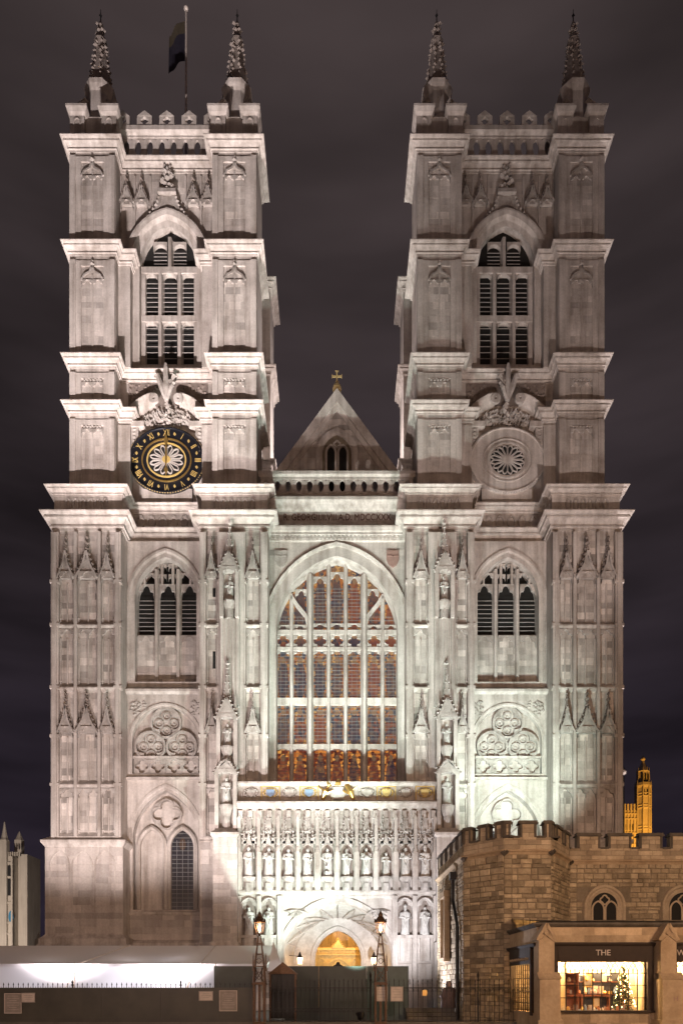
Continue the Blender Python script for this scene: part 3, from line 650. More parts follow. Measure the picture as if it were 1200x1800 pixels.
# belfry louvers
lw = MB(); lw.sweep(U1, [(-.02,YV+.85),(0,YV+.5),(.15,YV+.42),(.15,YV+.2),(.3,YV+.1),(.3,YV-.03),(.36,YV-.03),(.36,YV+.02)], False, -1); lwo = ob('belfry_window', lw, S, ab)
mm = MB(); mm.box(ucx-2, ucx+2, YV+.82, YV+.88, 43.8, 53.8); ob('dark_opening', mm, M['void'], lwo)
for q in (-.66, .66): mm = MB(); mm.sweep([(ucx+q,43.85),(ucx+q,50.7)], [(-.22,YV+.8),(-.1,YV+.4),(.1,YV+.4),(.22,YV+.8)]); ob('mullion', mm, S, lwo)
for q in (-1.8, 1.8): mm = MB(); mm.box(ucx+q-.14, ucx+q+.14, YV+.45, YV+.8, 43.85, 51.0); ob('mullion', mm, S, lwo)
mm = MB(); mm.sweep([(ucx,50.6),(ucx,53.0)], [(-.2,YV+.8),(-.1,YV+.4),(.1,YV+.4),(.2,YV+.8)]); ob('mullion', mm, S, lwo)
for z in (47.2, 50.55): mm = MB(); mm.box(ucx-1.95, ucx+1.95, YV+.42, YV+.8, z, z+.42); ob('transom', mm, S, lwo)
def louv(cx, hw, z0, z1, n, y=YV):
    for i in range(n):
        z = z0+(z1-z0-.15)*i/(n-1); mm = MB(); mm.box(cx-hw, cx+hw, y+.58, y+.605, z, z+.035); ob('louver', mm, M['louver'], lwo)
def rhead(cx, hw, z0, z1, y=YV):
    mm = MB(); P = arch(cx, z0, hw, hw*1.02, 6)
    for a, b in zip(P, P[1:]): mm.add([(a[0],y+.5,a[1]),(b[0],y+.5,b[1]),(b[0],y+.5,z1),(a[0],y+.5,z1),(a[0],y+.75,a[1]),(b[0],y+.75,b[1])], [(0,1,2,3),(0,4,5,1)])
    ob('light_head', mm, S, lwo)
for q in (-1.3, 0, 1.3):
    louv(ucx+q, .46, 43.95, 47.0, 8); rhead(ucx+q, .47, 46.75, 47.25); louv(ucx+q, .46, 47.7, 50.1, 8); rhead(ucx+q, .47, 50.1, 50.6)
for q in (-.67, .67): louv(ucx+q, .45, 51.05, 52.2, 5); rhead(ucx+q, .47, 52.1, 52.75)
both(lwo)
# hood, ogee gable and gablets
HD = arch(ucx, 50.7, 2.72, 3.35, 10)
m = MB(); m.sweep(HD, [(-.75,YV-.02),(-.45,YV-.12),(-.3,YV-.35),(-.05,YV-.42),(.08,YV-.42),(.12,YV)], False, -1)
og = ob('hood_mould', m, S, ab); m = MB()
for s in (-1, 1):
    pts = [(ucx+s*1.95, 52.6), (ucx+s*1.2, 53.55), (ucx+s*.62, 54.3), (ucx+s*.4, 55.1)]
    m.sweep(pts, [(-.35,YV-.02),(-.1,YV-.3),(.12,YV-.3),(.14,YV)], False, s)
    for i in range(9): f = i/9; k = min(2, int(f*3)); t = f*3-k; m.blob(pts[k][0]*(1-t)+pts[k+1][0]*t+s*.14, YV-.28, pts[k][1]*(1-t)+pts[k+1][1]*t+.1, .13)
m.prism([(ucx-.5,53.9),(ucx+.5,53.9),(ucx+.4,55.1),(ucx-.4,55.1)], YV-.25, YV); m.box(ucx-.62, ucx+.62, YV-.5, YV, 55.1, 55.35)
ob('ogee_gable', m, C, og); m = MB()
for i in range(12): a = i*.9; m.blob(ucx+.42*math.sin(a)*(1-i*.03), YV-.3, 55.45+i*.11, .2, .16)
for i in range(7): m.blob(ucx+(i % 3-1)*.2, YV-.3, 56.5+i*.1, .12, .22)
ob('finial', m, C, og)
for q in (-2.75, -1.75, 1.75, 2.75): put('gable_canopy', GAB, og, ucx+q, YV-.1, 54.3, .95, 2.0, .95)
for q in (-3.2, -2.25, -1.2, 1.2, 2.25, 3.2): p = MB(); p.box(ucx+q-.06, ucx+q+.06, YV-.12, YV, 52.9 if abs(q)>2 else 54.2, 56.6); ob('shaft', p, S, og)
both(og)
# broken pediment, consoles, carving above each dial
pdo = ob('pediment_ledge', MB().box(ucx-1.5, ucx+1.5, YV-.1, YV, 38.9, 39.0), S, ab)
for s in (-1, 1):
    pd = MB()
    P = [(ucx+s*(3.0-2.1*t), 38.95+1.55*math.sin(t*1.45)) for t in [i/8 for i in range(9)]]
    pd.sweep(P, [(-.45,YV),(-.4,YV-.25),(-.2,YV-.42),(.12,YV-.62),(.18,YV-.62),(.2,YV)], False, s)
    pd.box(ucx+s*2.35-.85, ucx+s*2.35+.85, YV-.5, YV, 38.5, 38.85)
    for k in range(2): pd.sweep(circ((ucx+s*.82, 40.25), .27-.12*k, 14), [(-.06,YV-.5),(-.06,YV-.68),(.06,YV-.68),(.06,YV-.5)], True)
    ob('curved_pediment', pd, S, pdo)
for s in (-1, 1):
    p = MB(); p.box(ucx+s*2.2-.28, ucx+s*2.2+.28, YV-.38, YV, 37.3, 38.5); p.box(ucx+s*2.2-.22, ucx+s*2.2+.22, YV-.28, YV, 36.4, 37.3)
    for i in range(8): p.blob(ucx+s*2.2, YV-.38, 36.6+i*.25, .16, .12, .08)
    ob('console', p, C, pdo)
p = MB()
for i in range(150): a = random.uniform(0, 6.28); r_ = random.random()**.6; p.blob(ucx+r_*1.6*math.cos(a), YV-.12, 39.2+r_*.62*math.sin(a), random.uniform(.08,.16), None, .25)
for i in range(12): p.blob(ucx+random.gauss(0,.12), YV-.3, 38.7+i*.13, .2, .17)
ob('mask_carving', p, C, pdo); p = MB()
for s in (-1, 0, 1):
    p.tube([(ucx,YV-.5,40.2),(ucx+s*.3,YV-.6,41.0),(ucx+s*.55,YV-.7,41.75 if s else 42.2),(ucx+s*.75,YV-.75,41.6 if s else 42.5)], [.14,.2,.16,.08], 6)
for i in range(12): p.blob(ucx+random.gauss(0,.3), YV-.6, 41.0+random.uniform(0,.6), .15)
ob('fleur_finial', p, C, pdo); p = MB()
for i in range(90): p.blob(ucx+random.choice((-1,1))*random.uniform(.7,2.6), YV-.06, random.uniform(40.3,41.65), random.uniform(.07,.16), None, .1)
ob('relief_panel', p, M['darkstone'], pdo, kind='stuff')
p = MB(); p.box(ucx-2.7, ucx+2.7, YV-.05, YV, 40.2, 41.75); ob('relief_ground', p, M['darkstone'], pdo)
pdo.location.z += .8
both(pdo)
# dials: clock on the left tower, stone rosette on the right tower
CY = YV-.45; CZ = Z(809, CY); CRX = 2.49; EZ = .87
def ell(r, n=48): return circ((ucx, CZ), CRX*r, n, EZ)
def dial(clock):
    m = MB(); m.prism(ell(1.0), CY, CY+.45); m.sweep(ell(.98), [(-.02,CY),(.0,CY-.10),(.09,CY-.08),(.10,CY+.3)], True, 1)
    r = ob('clock_dial' if clock else 'stone_dial', m, M['black'] if clock else S, ab)
    m = MB()
    for i in range(90): a = 2*math.pi*i/90; (m.blob(ucx+CRX*1.02*math.cos(a), CY-.03, CZ+CRX*EZ*1.02*math.sin(a), .065))
    ob('rope_border', m, M['dullgold'] if clock else C, r)
    G = M['gold'] if clock else S
    for rr, w_ in ((.66,.045),(.52,.045)) if clock else ((.66,.03),(.54,.06)):
        m = MB(); m.sweep(ell(rr), [(-w_,CY),(-w_,CY-.06),(w_,CY-.06),(w_,CY)], True); ob('dial_ring', m, G if clock and rr > .6 else (M['goldpaint'] if clock else S), r)
    m = MB(); m.prism(ell(.46), CY-.012, CY+.02); ob('rosette_ground', m, M['void'], r)
    nn = 12 if clock else 16
    for i in range(nn):
        a = 2*math.pi*(i+.5)/nn; m = MB(); pts = []
        for t, w_ in ((.12,.012),(.22,.035),(.36,.065),(.43,.03),(.45,0)): pts.append((t, w_))
        loop = [(t, w_) for t, w_ in pts] + [(t, -w_) for t, w_ in pts[-2::-1]]
        loop = [(ucx+CRX*(t*math.cos(a)-w_*math.sin(a)), CZ+CRX*EZ*(t*math.sin(a)+w_*math.cos(a))) for t, w_ in loop]
        m.sweep(loop, [(-.03,CY-.02),(-.03,CY-.09),(.03,CY-.09),(.03,CY-.02)], True); ob('rosette_petal', m, S, r)
    m = MB(); m.prism(ell(.11, 20), CY-.12, CY); ob('boss', m, M['goldpaint'] if clock else S, r)
    if clock:
        for i, s in enumerate(['XII','I','II','III','IIII','V','VI','VII','VIII','IX','X','XI']):
            a = math.pi/2 - 2*math.pi*i/12; x, z = ucx+CRX*.84*math.cos(a), CZ+CRX*EZ*.84*math.sin(a)
            text('numeral', s, .60, (x, CY-.03, z), M['goldpaint'], r, (R(90), 0, 0), .015, sx=.62).rotation_euler = Matrix.Rotation(math.pi/2-a, 3, 'Y').to_4x4().to_3x3().__matmul__(Matrix.Rotation(R(90), 3, 'X')).to_euler()
            b = a-math.pi/12; x, z = ucx+CRX*.84*math.cos(b), CZ+CRX*EZ*.84*math.sin(b)
            m = MB(); m.prism([(x-.09,z),(x,z-.12),(x+.09,z),(x,z+.12)], CY-.04, CY); ob('diamond_mark', m, M['goldpaint'], r)
        for dz, l in ((1, 1.75), (-1, 1.15)):
            m = MB(); m.prism([(ucx-.06,CZ),(ucx-.04,CZ+dz*l*.5),(ucx-.14,CZ+dz*l*.65),(ucx,CZ+dz*l),(ucx+.14,CZ+dz*l*.65),(ucx+.04,CZ+dz*l*.5),(ucx+.06,CZ)], CY-.2, CY-.16); ob('clock_hand', m, M['gold'], r)
    return r
dial(True); d2 = dial(False)
d2.matrix_basis = SM @ d2.matrix_basis
p = MB(); p.box(ucx-1.7, ucx+1.7, YV-.3, YV, 34.0, 35.2); both(ob('dial_corbel', p, S, ab))
# parapet blocks, pinnacles, pierced top parapet
def hexbar(parent, x0, x1, y, z0, z1, n, mat=S):
    p = MB(); p.box(x0, x1, y-.12, y+.12, z1-.22, z1); p.box(x0, x1, y-.10, y+.10, z0, z0+.14); ob('rail', p, mat, parent)
    w_ = (x1-x0)/n
    for i in range(n):
        cx = x0+w_*(i+.5); cz = (z0+z1)/2-.04; p = MB()
        plate(p, sq((cx,cz), w_*.5, (z1-z0)/2-.16, 20), [(cx+w_*.26*math.cos(t), cz+(z1-z0)*.33*math.sin(t)) for t in [2*math.pi*k/20 for k in range(20)]], y-.07, y+.07); ob('pierced_tracery', p, mat, parent)
pp = MB(); pp.box(UX[1], UX[2], YU+1.0, YU+1.3, 57.4, 57.7); ppo = ob('pierced_parapet', pp, S, ab); hexbar(ppo, UX[1], UX[2], YU+1.1, 57.65, 59.3, 8)
p = MB(); p.sweep([(UX[1],YU+1.0),(UX[2],YU+1.0)], [(0,59.2),(.25,59.35),(.25,59.65),(0,59.75)], False, 1, 'xy'); p.box(UX[1], UX[2], YU+1.0, YU+1.3, 59.2, 59.7); ob('coping', p, S, ppo)
for i in range(5):
    cx = UX[1]+.2+(UX[2]-UX[1]-.4)*i/4; p = MB(); plate(p, sq((cx, 60.0), .46, .3, 20), foil((cx,60.0), .27, 4, 20), YU+.8, YU+.95); p.prism([(cx-.5,60.3),(cx+.5,60.3),(cx,60.68)], YU+.78, YU+1.0); p.box(cx-.5, cx-.42, YU+.78, YU+1.0, 59.72, 60.3); p.box(cx+.42, cx+.5, YU+.78, YU+1.0, 59.72, 60.3); ob('gablet', p, S, ppo)
both(ppo)
def pinnacle(cx, cy):
    w_ = 1.5; m = MB(); m.box(cx-w_+.25, cx+w_-.25, cy-w_+.25, cy+w_-.25, 57.5, 59.6); r = ob('pinnacle', m, S, ab)
    for sx in (-1, 1):
        for sy in (-1, 1):
            p = MB(); x, y = cx+sx*(w_-.45), cy+sy*(w_-.45); p.box(x-.48, x+.48, y-.48, y+.48, 57.5, 59.6)
            p.sweep([(x-.48,y-.48),(x+.48,y-.48),(x+.48,y+.48),(x-.48,y+.48)], [(0,59.35),(.12,59.5),(.22,59.75),(.22,59.9),(-.2,60.0)], True, 1, 'xy'); p.box(x-.4, x+.4, y-.4, y+.4, 59.8, 59.95)
            p.sweep(arch(x, 58.9, .2, .25, 5, 57.8), [(-.03,y-.48),(-.02,y-.53),(.05,y-.53),(.06,y-.48)], False, -1); ob('corner_block', p, S, r)
            p = MB()
            for i in range(5): p.blob(cx+sx*(1.25-.12*i), cy+sy*(1.25-.12*i), 60.1+.28*i, .24, .2)
            ob('carved_beast', p, C, r)
    p = MB(); p.lathe([(1.0,59.4),(.92,61.9),(1.06,62.3),(1.1,62.55),(.8,62.8)], (cx,cy,0), 8, math.pi/8); ob('drum', p, S, r)
    p = MB(); p.lathe([(.76,62.7),(.42,65.5),(.37,65.6),(.44,66.2),(.22,66.7),(.15,67.2),(.19,67.35),(.05,67.7)], (cx,cy,0), 8, math.pi/8)
    for i in range(9):
        f = i/9; rr = .77-.40*f
        for a in range(8): t = a*math.pi/4+math.pi/8+random.uniform(-.12,.12); p.blob(cx+rr*math.cos(t), cy+rr*math.sin(t), 62.95+3.2*f+random.uniform(-.12,.12), random.uniform(.07,.14))
    for i in range(12): t = i*.9; p.blob(cx+.24*math.cos(t), cy+.24*math.sin(t), 66.3+i*.10, .12)
    ob('spire', p, M['weather'], r)
    p = MB(); p.tube([(cx,cy,67.6),(cx,cy,68.5)], [.05,.02], 5); p.blob(cx, cy, 68.1, .12, .1); ob('vane_rod', p, M['iron'], r)
    return r
pc = UB_/2
for cx in (UX[0]+pc, UX[3]-pc):
    for cy in (YU+pc,): both(pinnacle(cx, cy))
# flagpole and flag on the clock tower
fp = thing('flagpole', (X(327,51), 51, 57.3), 'white flagpole with round cap on the clock tower roof', 'flagpole')
p = MB(); fx = X(327,51); p.tube([(fx,51,57.2),(fx,51,Z(18,51))], [.11,.06], 8); ob('pole', p, M['pale'], fp); p = MB(); p.ball(fx,51,Z(14,51),.17,8); ob('cap', p, M['pale'], fp)
fl = thing('flag', (fx, 51, Z(100,51)), 'dark blue flag with gold corner drooping from the flagpole', 'flag')
def cloth(u0, u1, v0, v1):
    m = MB(); nu, nv = 8, 10; vs = []
    for j in range(nv+1):
        for i in range(nu+1):
            u = u0+(u1-u0)*i/nu; v = v0+(v1-v0)*j/nv; vs.append((fx-.08-u*1.15, 51+.14*math.sin(u*9+v*2)*u, Z(36,51)-v*2.9-u*u*1.1))
    m.add(vs, [(j*(nu+1)+i, j*(nu+1)+i+1, (j+1)*(nu+1)+i+1, (j+1)*(nu+1)+i) for j in range(nv) for i in range(nu)]); return m
ob('flag_field', cloth(0, 1, .3, 1), M['flag'], fl, True); ob('flag_canton', cloth(0, 1, 0, .3), M['flagy'], fl, True)
# ---- centre: wall, great window, inscription, parapet, gable
CYW = 47.1; HWX = -LX[3]; G1 = arch(0, 25.3, 4.06, 5.0, 14, 13.2)
m = MB(); arch_wall(m, -HWX, HWX, 10, 32.02, CYW, G1, 1.1); ob('nave_wall', m, S, ab)
gw = MB(); gw.sweep(G1, [(-.04,CYW+1.05),(0,CYW+.75),(.10,CYW+.68),(.10,CYW+.85),(.18,CYW+.85),(.20,CYW+.48),(.30,CYW+.42),(.30,CYW+.62),(.38,CYW+.62),(.40,CYW+.16),(.52,CYW+.08),(.52,CYW+.28),(.60,CYW+.28),(.62,CYW-.12),(.80,CYW-.2),(.90,CYW-.1),(.92,CYW+.02)], False, -1)
gwo = ob('great_window', gw, S, ab); YG = 48.1; zg = lambda py: Z(py, YG); xg = lambda px: (px-592.5)*YG/F
def azb(x):                                                  # underside of the window arch at x
    best = 25.3
    for a, b in zip(G1, G1[1:]):
        if a[0] <= x <= b[0] and b[0] > a[0]: return a[1]+(b[1]-a[1])*(x-a[0])/(b[0]-a[0])
    return best
LT = [(487,509),(517,539),(552,574),(582,603.5),(612,633.5),(647,668),(677,698)]
for i, (a, b) in enumerate(LT):
    xa, xb = xg(a)-.08, xg(b)+.08
    for zb, zt, mt in ((1400,1318,'glassA'), (1312,1240,'glassB'), (1229,1146,'glassB'), (1143,1116,'glassB')):
        p = MB(); p.box(xa, xb, YG+.02, YG+.05, zg(zb), zg(zt)); ob('glass_pane', p, M[mt], gwo)
    p = MB(); top = [(xa+(xb-xa)*k/6, azb(xa+(xb-xa)*k/6)-.02) for k in range(7)]
    p.prism([(xa, zg(1112)), (xb, zg(1112))] + top[::-1], YG+.02, YG+.05); ob('glass_pane', p, M['glassB'], gwo)
    bars = MB()
    for zb, zt in ((1400,1318), (1312,1240), (1229,1146), (1110,1032 if 1 < i < 5 else 1085)):
        z = zg(zb)
        while z < zg(zt): bars.box(xa, xb, YG-.02, YG, z, z+.02); z += .24
        for q in (.33, .67): bars.box(xa+(xb-xa)*q-.009, xa+(xb-xa)*q+.009, YG-.018, YG, zg(zb), zg(zt))
    ob('glazing_bars', bars, M['lead'], gwo, kind='stuff')
    cx, hw = (xa+xb)/2, (xb-xa)/2
    for z0, z1 in ((1330,1312), (1252,1232), (1160,1142)): p = MB(); cusp(p, cx, hw, zg(z0), zg(z1), YG-.16, YG); ob('trefoil_head', p, C, gwo)
    p = MB(); plate(p, sq((cx, zg(1129)), hw, (zg(1116)-zg(1143))/2, 32), foil((cx, zg(1129)), hw*.9, 4, 32), YG-.16, YG); ob('quatrefoil', p, C, gwo)
    if 1 < i < 5:
        zt = 1012 if i == 3 else 1020; p = MB(); cusp(p, cx, hw, zg(zt+18), zg(zt-4), YG-.16, YG); ob('trefoil_head', p, C, gwo)
        p = MB(); cusp(p, cx, hw, zg(1108), zg(1098), YG-.16, YG); ob('trefoil_head', p, C, gwo)
    else:
        p = MB(); cusp(p, cx, hw, zg(1118), zg(1100), YG-.12, YG); ob('trefoil_head', p, C, gwo)
def mull(px, w_, d, z0=13.2):
    x = xg(px); zt = min(azb(x-w_), azb(x+w_))+.1; p = MB(); p.sweep([(x,z0),(x,zt)], [(-w_,YG+.1),(-w_,YG-.1),(-w_*.35,YG-d),(w_*.35,YG-d),(w_,YG-.1),(w_,YG+.1)]); ob('mullion', p, S, gwo)
for px in (513, 578, 607.8, 672.5): mull(px, .15, .3)
for px in (545.5, 640.2): mull(px, .25, .5)
for z0, z1 in ((1318,1310), (1241,1229), (1146,1140), (1118,1110)): p = MB(); p.box(-4.05, 4.05, YG-.22, YG+.05, zg(z0), zg(z1)); ob('transom', p, S, gwo)
for s in (-1, 1):
    P = [(s*(abs(xg(545))+.0), zg(1112)), (s*(abs(xg(545))+.28), zg(1085)), (s*(abs(xg(513))-.35), zg(1066)), (s*abs(xg(513)), zg(1052))]
    p = MB(); p.sweep(P, [(-.1,YG+.02),(-.1,YG-.3),(.1,YG-.3),(.1,YG+.02)]); ob('tracery_bar', p, S, gwo)
    p = MB(); cusp(p, s*abs(xg(530)), .42, zg(1060), zg(1038), YG-.16, YG); ob('trefoil_head', p, C, gwo)
for s in (-1, 1):
    p = MB(); x, z = s*3.72, 30.1; p.prism([(x-.42,z+.5),(x+.42,z+.5),(x+.42,z-.1),(x+.25,z-.45),(x,z-.62),(x-.25,z-.45),(x-.42,z-.1)], CYW-.12, CYW)
    p.box(x-.04, x+.04, CYW-.15, CYW, z-.5, z+.45); p.box(x-.36, x+.36, CYW-.15, CYW, z+.08, z+.16); ob('shield', p, C if s < 0 else M['shred'], ab)
am = MB(); ashlar(am, -HWX, HWX, 25.3, 31.2, CYW, .45, .9, lambda a,b,c,d: inarch(0, 5.0*math.sqrt(max(.02, 1-((c-25.3)/6.4)**2)), 10, 40)(a,b,c,d)); ob('ashlar_facing', am, S, ab, kind='stuff')
p = MB(); p.sweep([(-HWX,CYW),(HWX,CYW)], [(0,31.2),(.15,31.25),(.15,31.5),(.3,31.55),(.3,31.7),(.38,31.75),(.45,31.95),(.45,32.05),(-.1,32.15)], False, 1, 'xy'); nc = ob('nave_cornice', p, S, ab)
for i in range(34): p = MB(); x = -HWX+.15+i*(2*HWX-.3)/33; p.box(x-.07, x+.07, CYW-.26, CYW-.1, 31.3, 31.5); ob('dentil', p, S, nc)
p = MB(); p.box(-HWX, HWX, CYW+.1, CYW+.4, 32.0, 33.4); ib = ob('inscription_band', p, M['carved'], ab)
text('inscription', 'R. GEORGII.II.VIII.A.D. MDCCXXX', .62, (.02, CYW+.085, 32.92), M['inscr'], ib, ext=.016, sx=.79)
p = MB(); p.sweep([(-HWX-.3,CYW+.1),(HWX+.3,CYW+.1)], [(0,33.32),(.15,33.4),(.3,33.62),(.5,33.8),(.5,34.0),(.25,34.12),(.1,34.35),(-.2,34.4)], False, 1, 'xy'); ob('nave_cornice', p, S, ab)
p = MB(); p.box(-5.25, 5.25, CYW+.2, CYW+.6, 34.2, 34.6); np_ = ob('nave_parapet', p, S, ab); hexbar(np_, -5.1, 5.1, CYW+.25, 34.55, 35.75, 14); p = MB(); p.sweep([(-5.25,CYW+.1),(5.25,CYW+.1)], [(0,35.65),(.15,35.75),(.15,35.95),(-.4,36.05)], False, 1, 'xy'); ob('coping', p, S, np_)
GY = 50.0; gz = Z(692, GY); sl = (gz-Z(823,GY))/(97*GY/F)
m = MB(); P = [(-7.5, gz-7.5*sl), (7.5, gz-7.5*sl), (0, gz)]; m.prism(P, GY, GY+.5); m.add([(-7.5,GY+.5,gz-7.5*sl),(0,GY+.5,gz),(0,GY+30,gz),(-7.5,GY+30,gz-7.5*sl),(7.5,GY+.5,gz-7.5*sl),(7.5,GY+30,gz-7.5*sl)], [(0,1,2,3),(1,4,5,2)])
ga = ob('nave_gable', m, S, ab); p = MB(); am = MB()
p.sweep([(-7.5, gz-7.5*sl), (0, gz), (7.5, gz-7.5*sl)], [(-.75,GY),(-.75,GY-.12),(-.45,GY-.16),(-.45,GY-.3),(.1,GY-.3),(.1,GY+.2)], False, -1)
ob('coping', p, S, ga); ashlar(am, -3.6, 3.6, 34, 43, GY, .42, .85, lambda a,b,c,d: max(abs(a),abs(b)) > (gz-d)/sl-.5); ob('ashlar_facing', am, S, ga, kind='stuff')
P = arch(0, Z(800,GY), 1.05, 1.4, 8, 34); p = MB(); p.sweep(P, [(0,GY-.02),(0,GY-.1),(.16,GY-.16),(.42,GY-.16),(.46,GY)], False, -1); wn = ob('gable_window', p, S, ga)
p = MB(); p.prism(arch(0, Z(800,GY), 1.03, 1.38, 8, 34), GY-.03, GY-.02); ob('pane', p, M['mortar'], ga)
for q in (-.42, .42): p = MB(); p.prism(arch(q, Z(797,GY), .24, .4, 6, 36), GY-.06, GY-.04); ob('pane', p, M['void'], ga); p = MB(); p.sweep(arch(q, Z(797,GY), .27, .45, 6, 36), [(0,GY-.04),(0,GY-.14),(.12,GY-.14),(.14,GY-.04)], False, -1); ob('light_frame', p, S, ga)
p = MB(); p.sweep(foil((0, Z(782,GY)), .22, 4, 20), [(-.04,GY-.04),(-.04,GY-.12),(.06,GY-.12),(.06,GY-.04)], True); ob('quatrefoil', p, S, ga)
cr = MB(); cz = Z(667, GY); cr.lathe([(.3,gz-cz-.3),(.14,gz-cz+.1),(.12,-.3),(.42,-.25),(.45,0),(.36,.25),(.1,.4)], (0,GY+.2,cz-.35), 12)
for a in range(4):
    c, s_ = math.cos(a*math.pi/2), math.sin(a*math.pi/2); zc = cz+.75
    cr.prism([(.06*s_*-1+c*.05, zc+.06*c+s_*.05), (c*.42-s_*.07, zc+s_*.42+c*.07), (c*.5-s_*.17, zc+s_*.5+c*.17), (c*.5+s_*.17, zc+s_*.5-c*.17), (c*.42+s_*.07, zc+s_*.42-c*.07), (.06*s_+c*.05, zc-.06*c+s_*.05)], GY+.15, GY+.27)
cr.tube([(0,GY+.2,cz),(0,GY+.2,cz+.6)], .07, 6); cr.v = [(x*.72, (y-GY-.2)*.72+GY+.2, (z-gz)*.8+gz) for x, y, z in cr.v]; o = ob('orb_and_cross', cr, M['dullgold'], ab, label='gilded orb and cross on the gable tip')
# ================================================================ PORCH SCREEN (part of the abbey)
YP = 45.0; PW = 6.32; zp = lambda py: Z(py, YP); xp = lambda px: X(px, YP)
A1 = arch(.03, 3.1, 3.55, 3.85, 14, 0)
m = MB(); arch_wall(m, -PW, PW, 0, 13.2, YP, A1, .5); m.box(-PW, PW, YP+.3, 47.1, 13.2, 14.55); ob('porch_wall', m, S, ab)
am = MB(); ashlar(am, -PW, -3.75, 0, 7.4, YP, .4, .8, lambda a,b,c,d: c > 2.4); ashlar(am, 3.75, PW, 0, 7.4, YP, .4, .8, lambda a,b,c,d: c > 2.4); ob('ashlar_facing', am, S, ab, kind='stuff')
p = MB(); p.sweep(A1, [(-.1,YP+.5),(-.02,YP+.3),(.05,YP+.22),(.05,YP+.08),(.16,YP),(.16,YP-.1),(.32,YP-.14),(.36,YP+.02)], False, -1); pa = ob('porch_arch', p, S, ab)
p = MB(); p.sweep([(xp(499),0),(xp(499),zp(1580)),(xp(688),zp(1580)),(xp(688),0)], [(0,YP),(0,YP-.08),(.12,YP-.14),(.22,YP-.14),(.24,YP)], False, -1); ob('label_frame', p, S, pa)
for s in (-1, 1):
    p = MB()
    for i in range(5):
        a = R(200+i*35) if s < 0 else R(-20-i*35); x0, z0 = s*2.55+.03, zp(1600)
        p.tube([(x0,YP-.04,z0),(x0+.45*math.cos(a),YP-.13,z0+.38*math.sin(a)),(x0+.85*math.cos(a+.2*s),YP-.05,z0+.6*math.sin(a+.2*s))], [.05,.14,.02], 5)
    ob('spandrel_leaf', p, C, pa)
# vaulted recess and inner door arch
A2 = arch(.08, 3.35, 1.58, 2.0, 10, 0); VB = YP+3.2
m = MB(); arch_wall(m, -3.6, 3.7, 0, 7.2, VB, A2, .4); m.sweep(A2, [(-.02,VB+.4),(0,VB+.1),(.12,VB-.04),(.28,VB-.08),(.34,VB)], False, -1); pi_ = ob('inner_door_wall', m, M['statue'], pa)
m = MB(); P = [(x*1.0, z) for x, z in arch(.03, 3.1, 3.46, 3.75, 14, 0)]; Q = arch(.06, 3.2, 3.0, 3.0, 14, 0)
for i in range(len(P)-1): m.add([(P[i][0],YP+.48,P[i][1]),(P[i+1][0],YP+.48,P[i+1][1]),(Q[i+1][0],VB+.02,Q[i+1][1]),(Q[i][0],VB+.02,Q[i][1])], [(0,1,2,3)])
ob('vault', m, M['statue'], pa); m = MB()
for i in (4, 7, 9, 12, 15, 18, 20, 23, 26):
    a, b = P[i], Q[min(len(Q)-1, max(0, 15+int((i-15)*.45)))]; c = Q[i]
    for t in (b, c): m.tube([(a[0]*.99,YP+.55,a[1]-.02),((a[0]+t[0])/2*.98,(YP+VB)/2,(a[1]+t[1])/2-.01),(t[0]*.99,VB-.03,t[1]-.02)], .045, 5)
ob('vault_ribs', m, S, pa)
# gilded choir screen seen through the door
gs = thing('gilded_screen', (.08, VB+3, 0), 'glowing gilded carved screen seen through the church doorway', 'screen')
YS = VB+2.4; m = MB(); m.box(-1.9, 2.1, YS, YS+.1, 0, 4.3); ob('panel', m, M['goldpaint'], gs)
p = MB(); p.box(-1.9, 2.1, YS-.15, YS, 4.1, 4.25); p.box(-1.9, 2.1, YS-.15, YS, 3.75, 3.85)
for i in range(16): p.box(-1.85+i*.25, -1.75+i*.25, YS-.12, YS, 3.88, 4.08)
ob('cresting', p, M['goldpaint'], gs); p = MB(); p.prism([(-.36,4.25),(.52,4.25),(.08,4.85)], YS-.2, YS)
for s in (-1, 1):
    for i in range(5): p.blob(.08+s*(.46-.09*i), YS-.15, 4.32+.12*i, .07)
p.blob(.08, YS-.15, 4.92, .08, .12); ob('gable', p, M['goldpaint'], gs)
p = MB(); p.sweep(arch(.08, 2.2, 1.1, 1.3, 8, 1), [(-.05,YS),(-.05,YS-.15),(.1,YS-.15),(.1,YS)], False, -1); p.sweep(foil((.08, 2.9), .42, 4, 28), [(-.05,YS),(-.05,YS-.12),(.06,YS-.12),(.06,YS)], True)
for s in (-1, 1):
    for k in range(3): p.sweep(foil((.08+s*(1.2+.2*k), 3.3-.5*k), .24, 4, 20), [(-.04,YS),(-.04,YS-.1),(.04,YS-.1),(.04,YS)], True)
ob('tracery', p, M['goldpaint'], gs); p = MB(); p.prism(foil((.08, 2.9), .36, 4, 28), YS-.03, YS-.02); ob('quatrefoil_opening', p, M['void'], gs)
m = MB(); m.box(-3, 3, YS+2.6, YS+2.7, 0, 7); m.box(-3, -2.9, VB+.4, YS+2.6, 0, 7); m.box(2.9, 3, VB+.4, YS+2.6, 0, 7); m.box(-3, 3, VB+.4, YS+2.6, 7, 7.1)
for q in (-1.2, -.6, 0, .6, 1.2): m.tube([(q+.08,YS+2.5,0),(q+.08,YS+2.5,5),(q*.6+.08,YS+2.3,6.4)], .08, 6)
ob('vestibule', m, M['shopstone'], ab)
for dx in (-1.2, 1.3):
    l = bpy.data.lights.new('vestibule_lamp', 'POINT'); l.energy = 330; l.color = (1, .6, .18); l.shadow_soft_size = .15
    lo = link('vestibule_lamp', l); lo.location = (dx, VB+.9, 6.3)
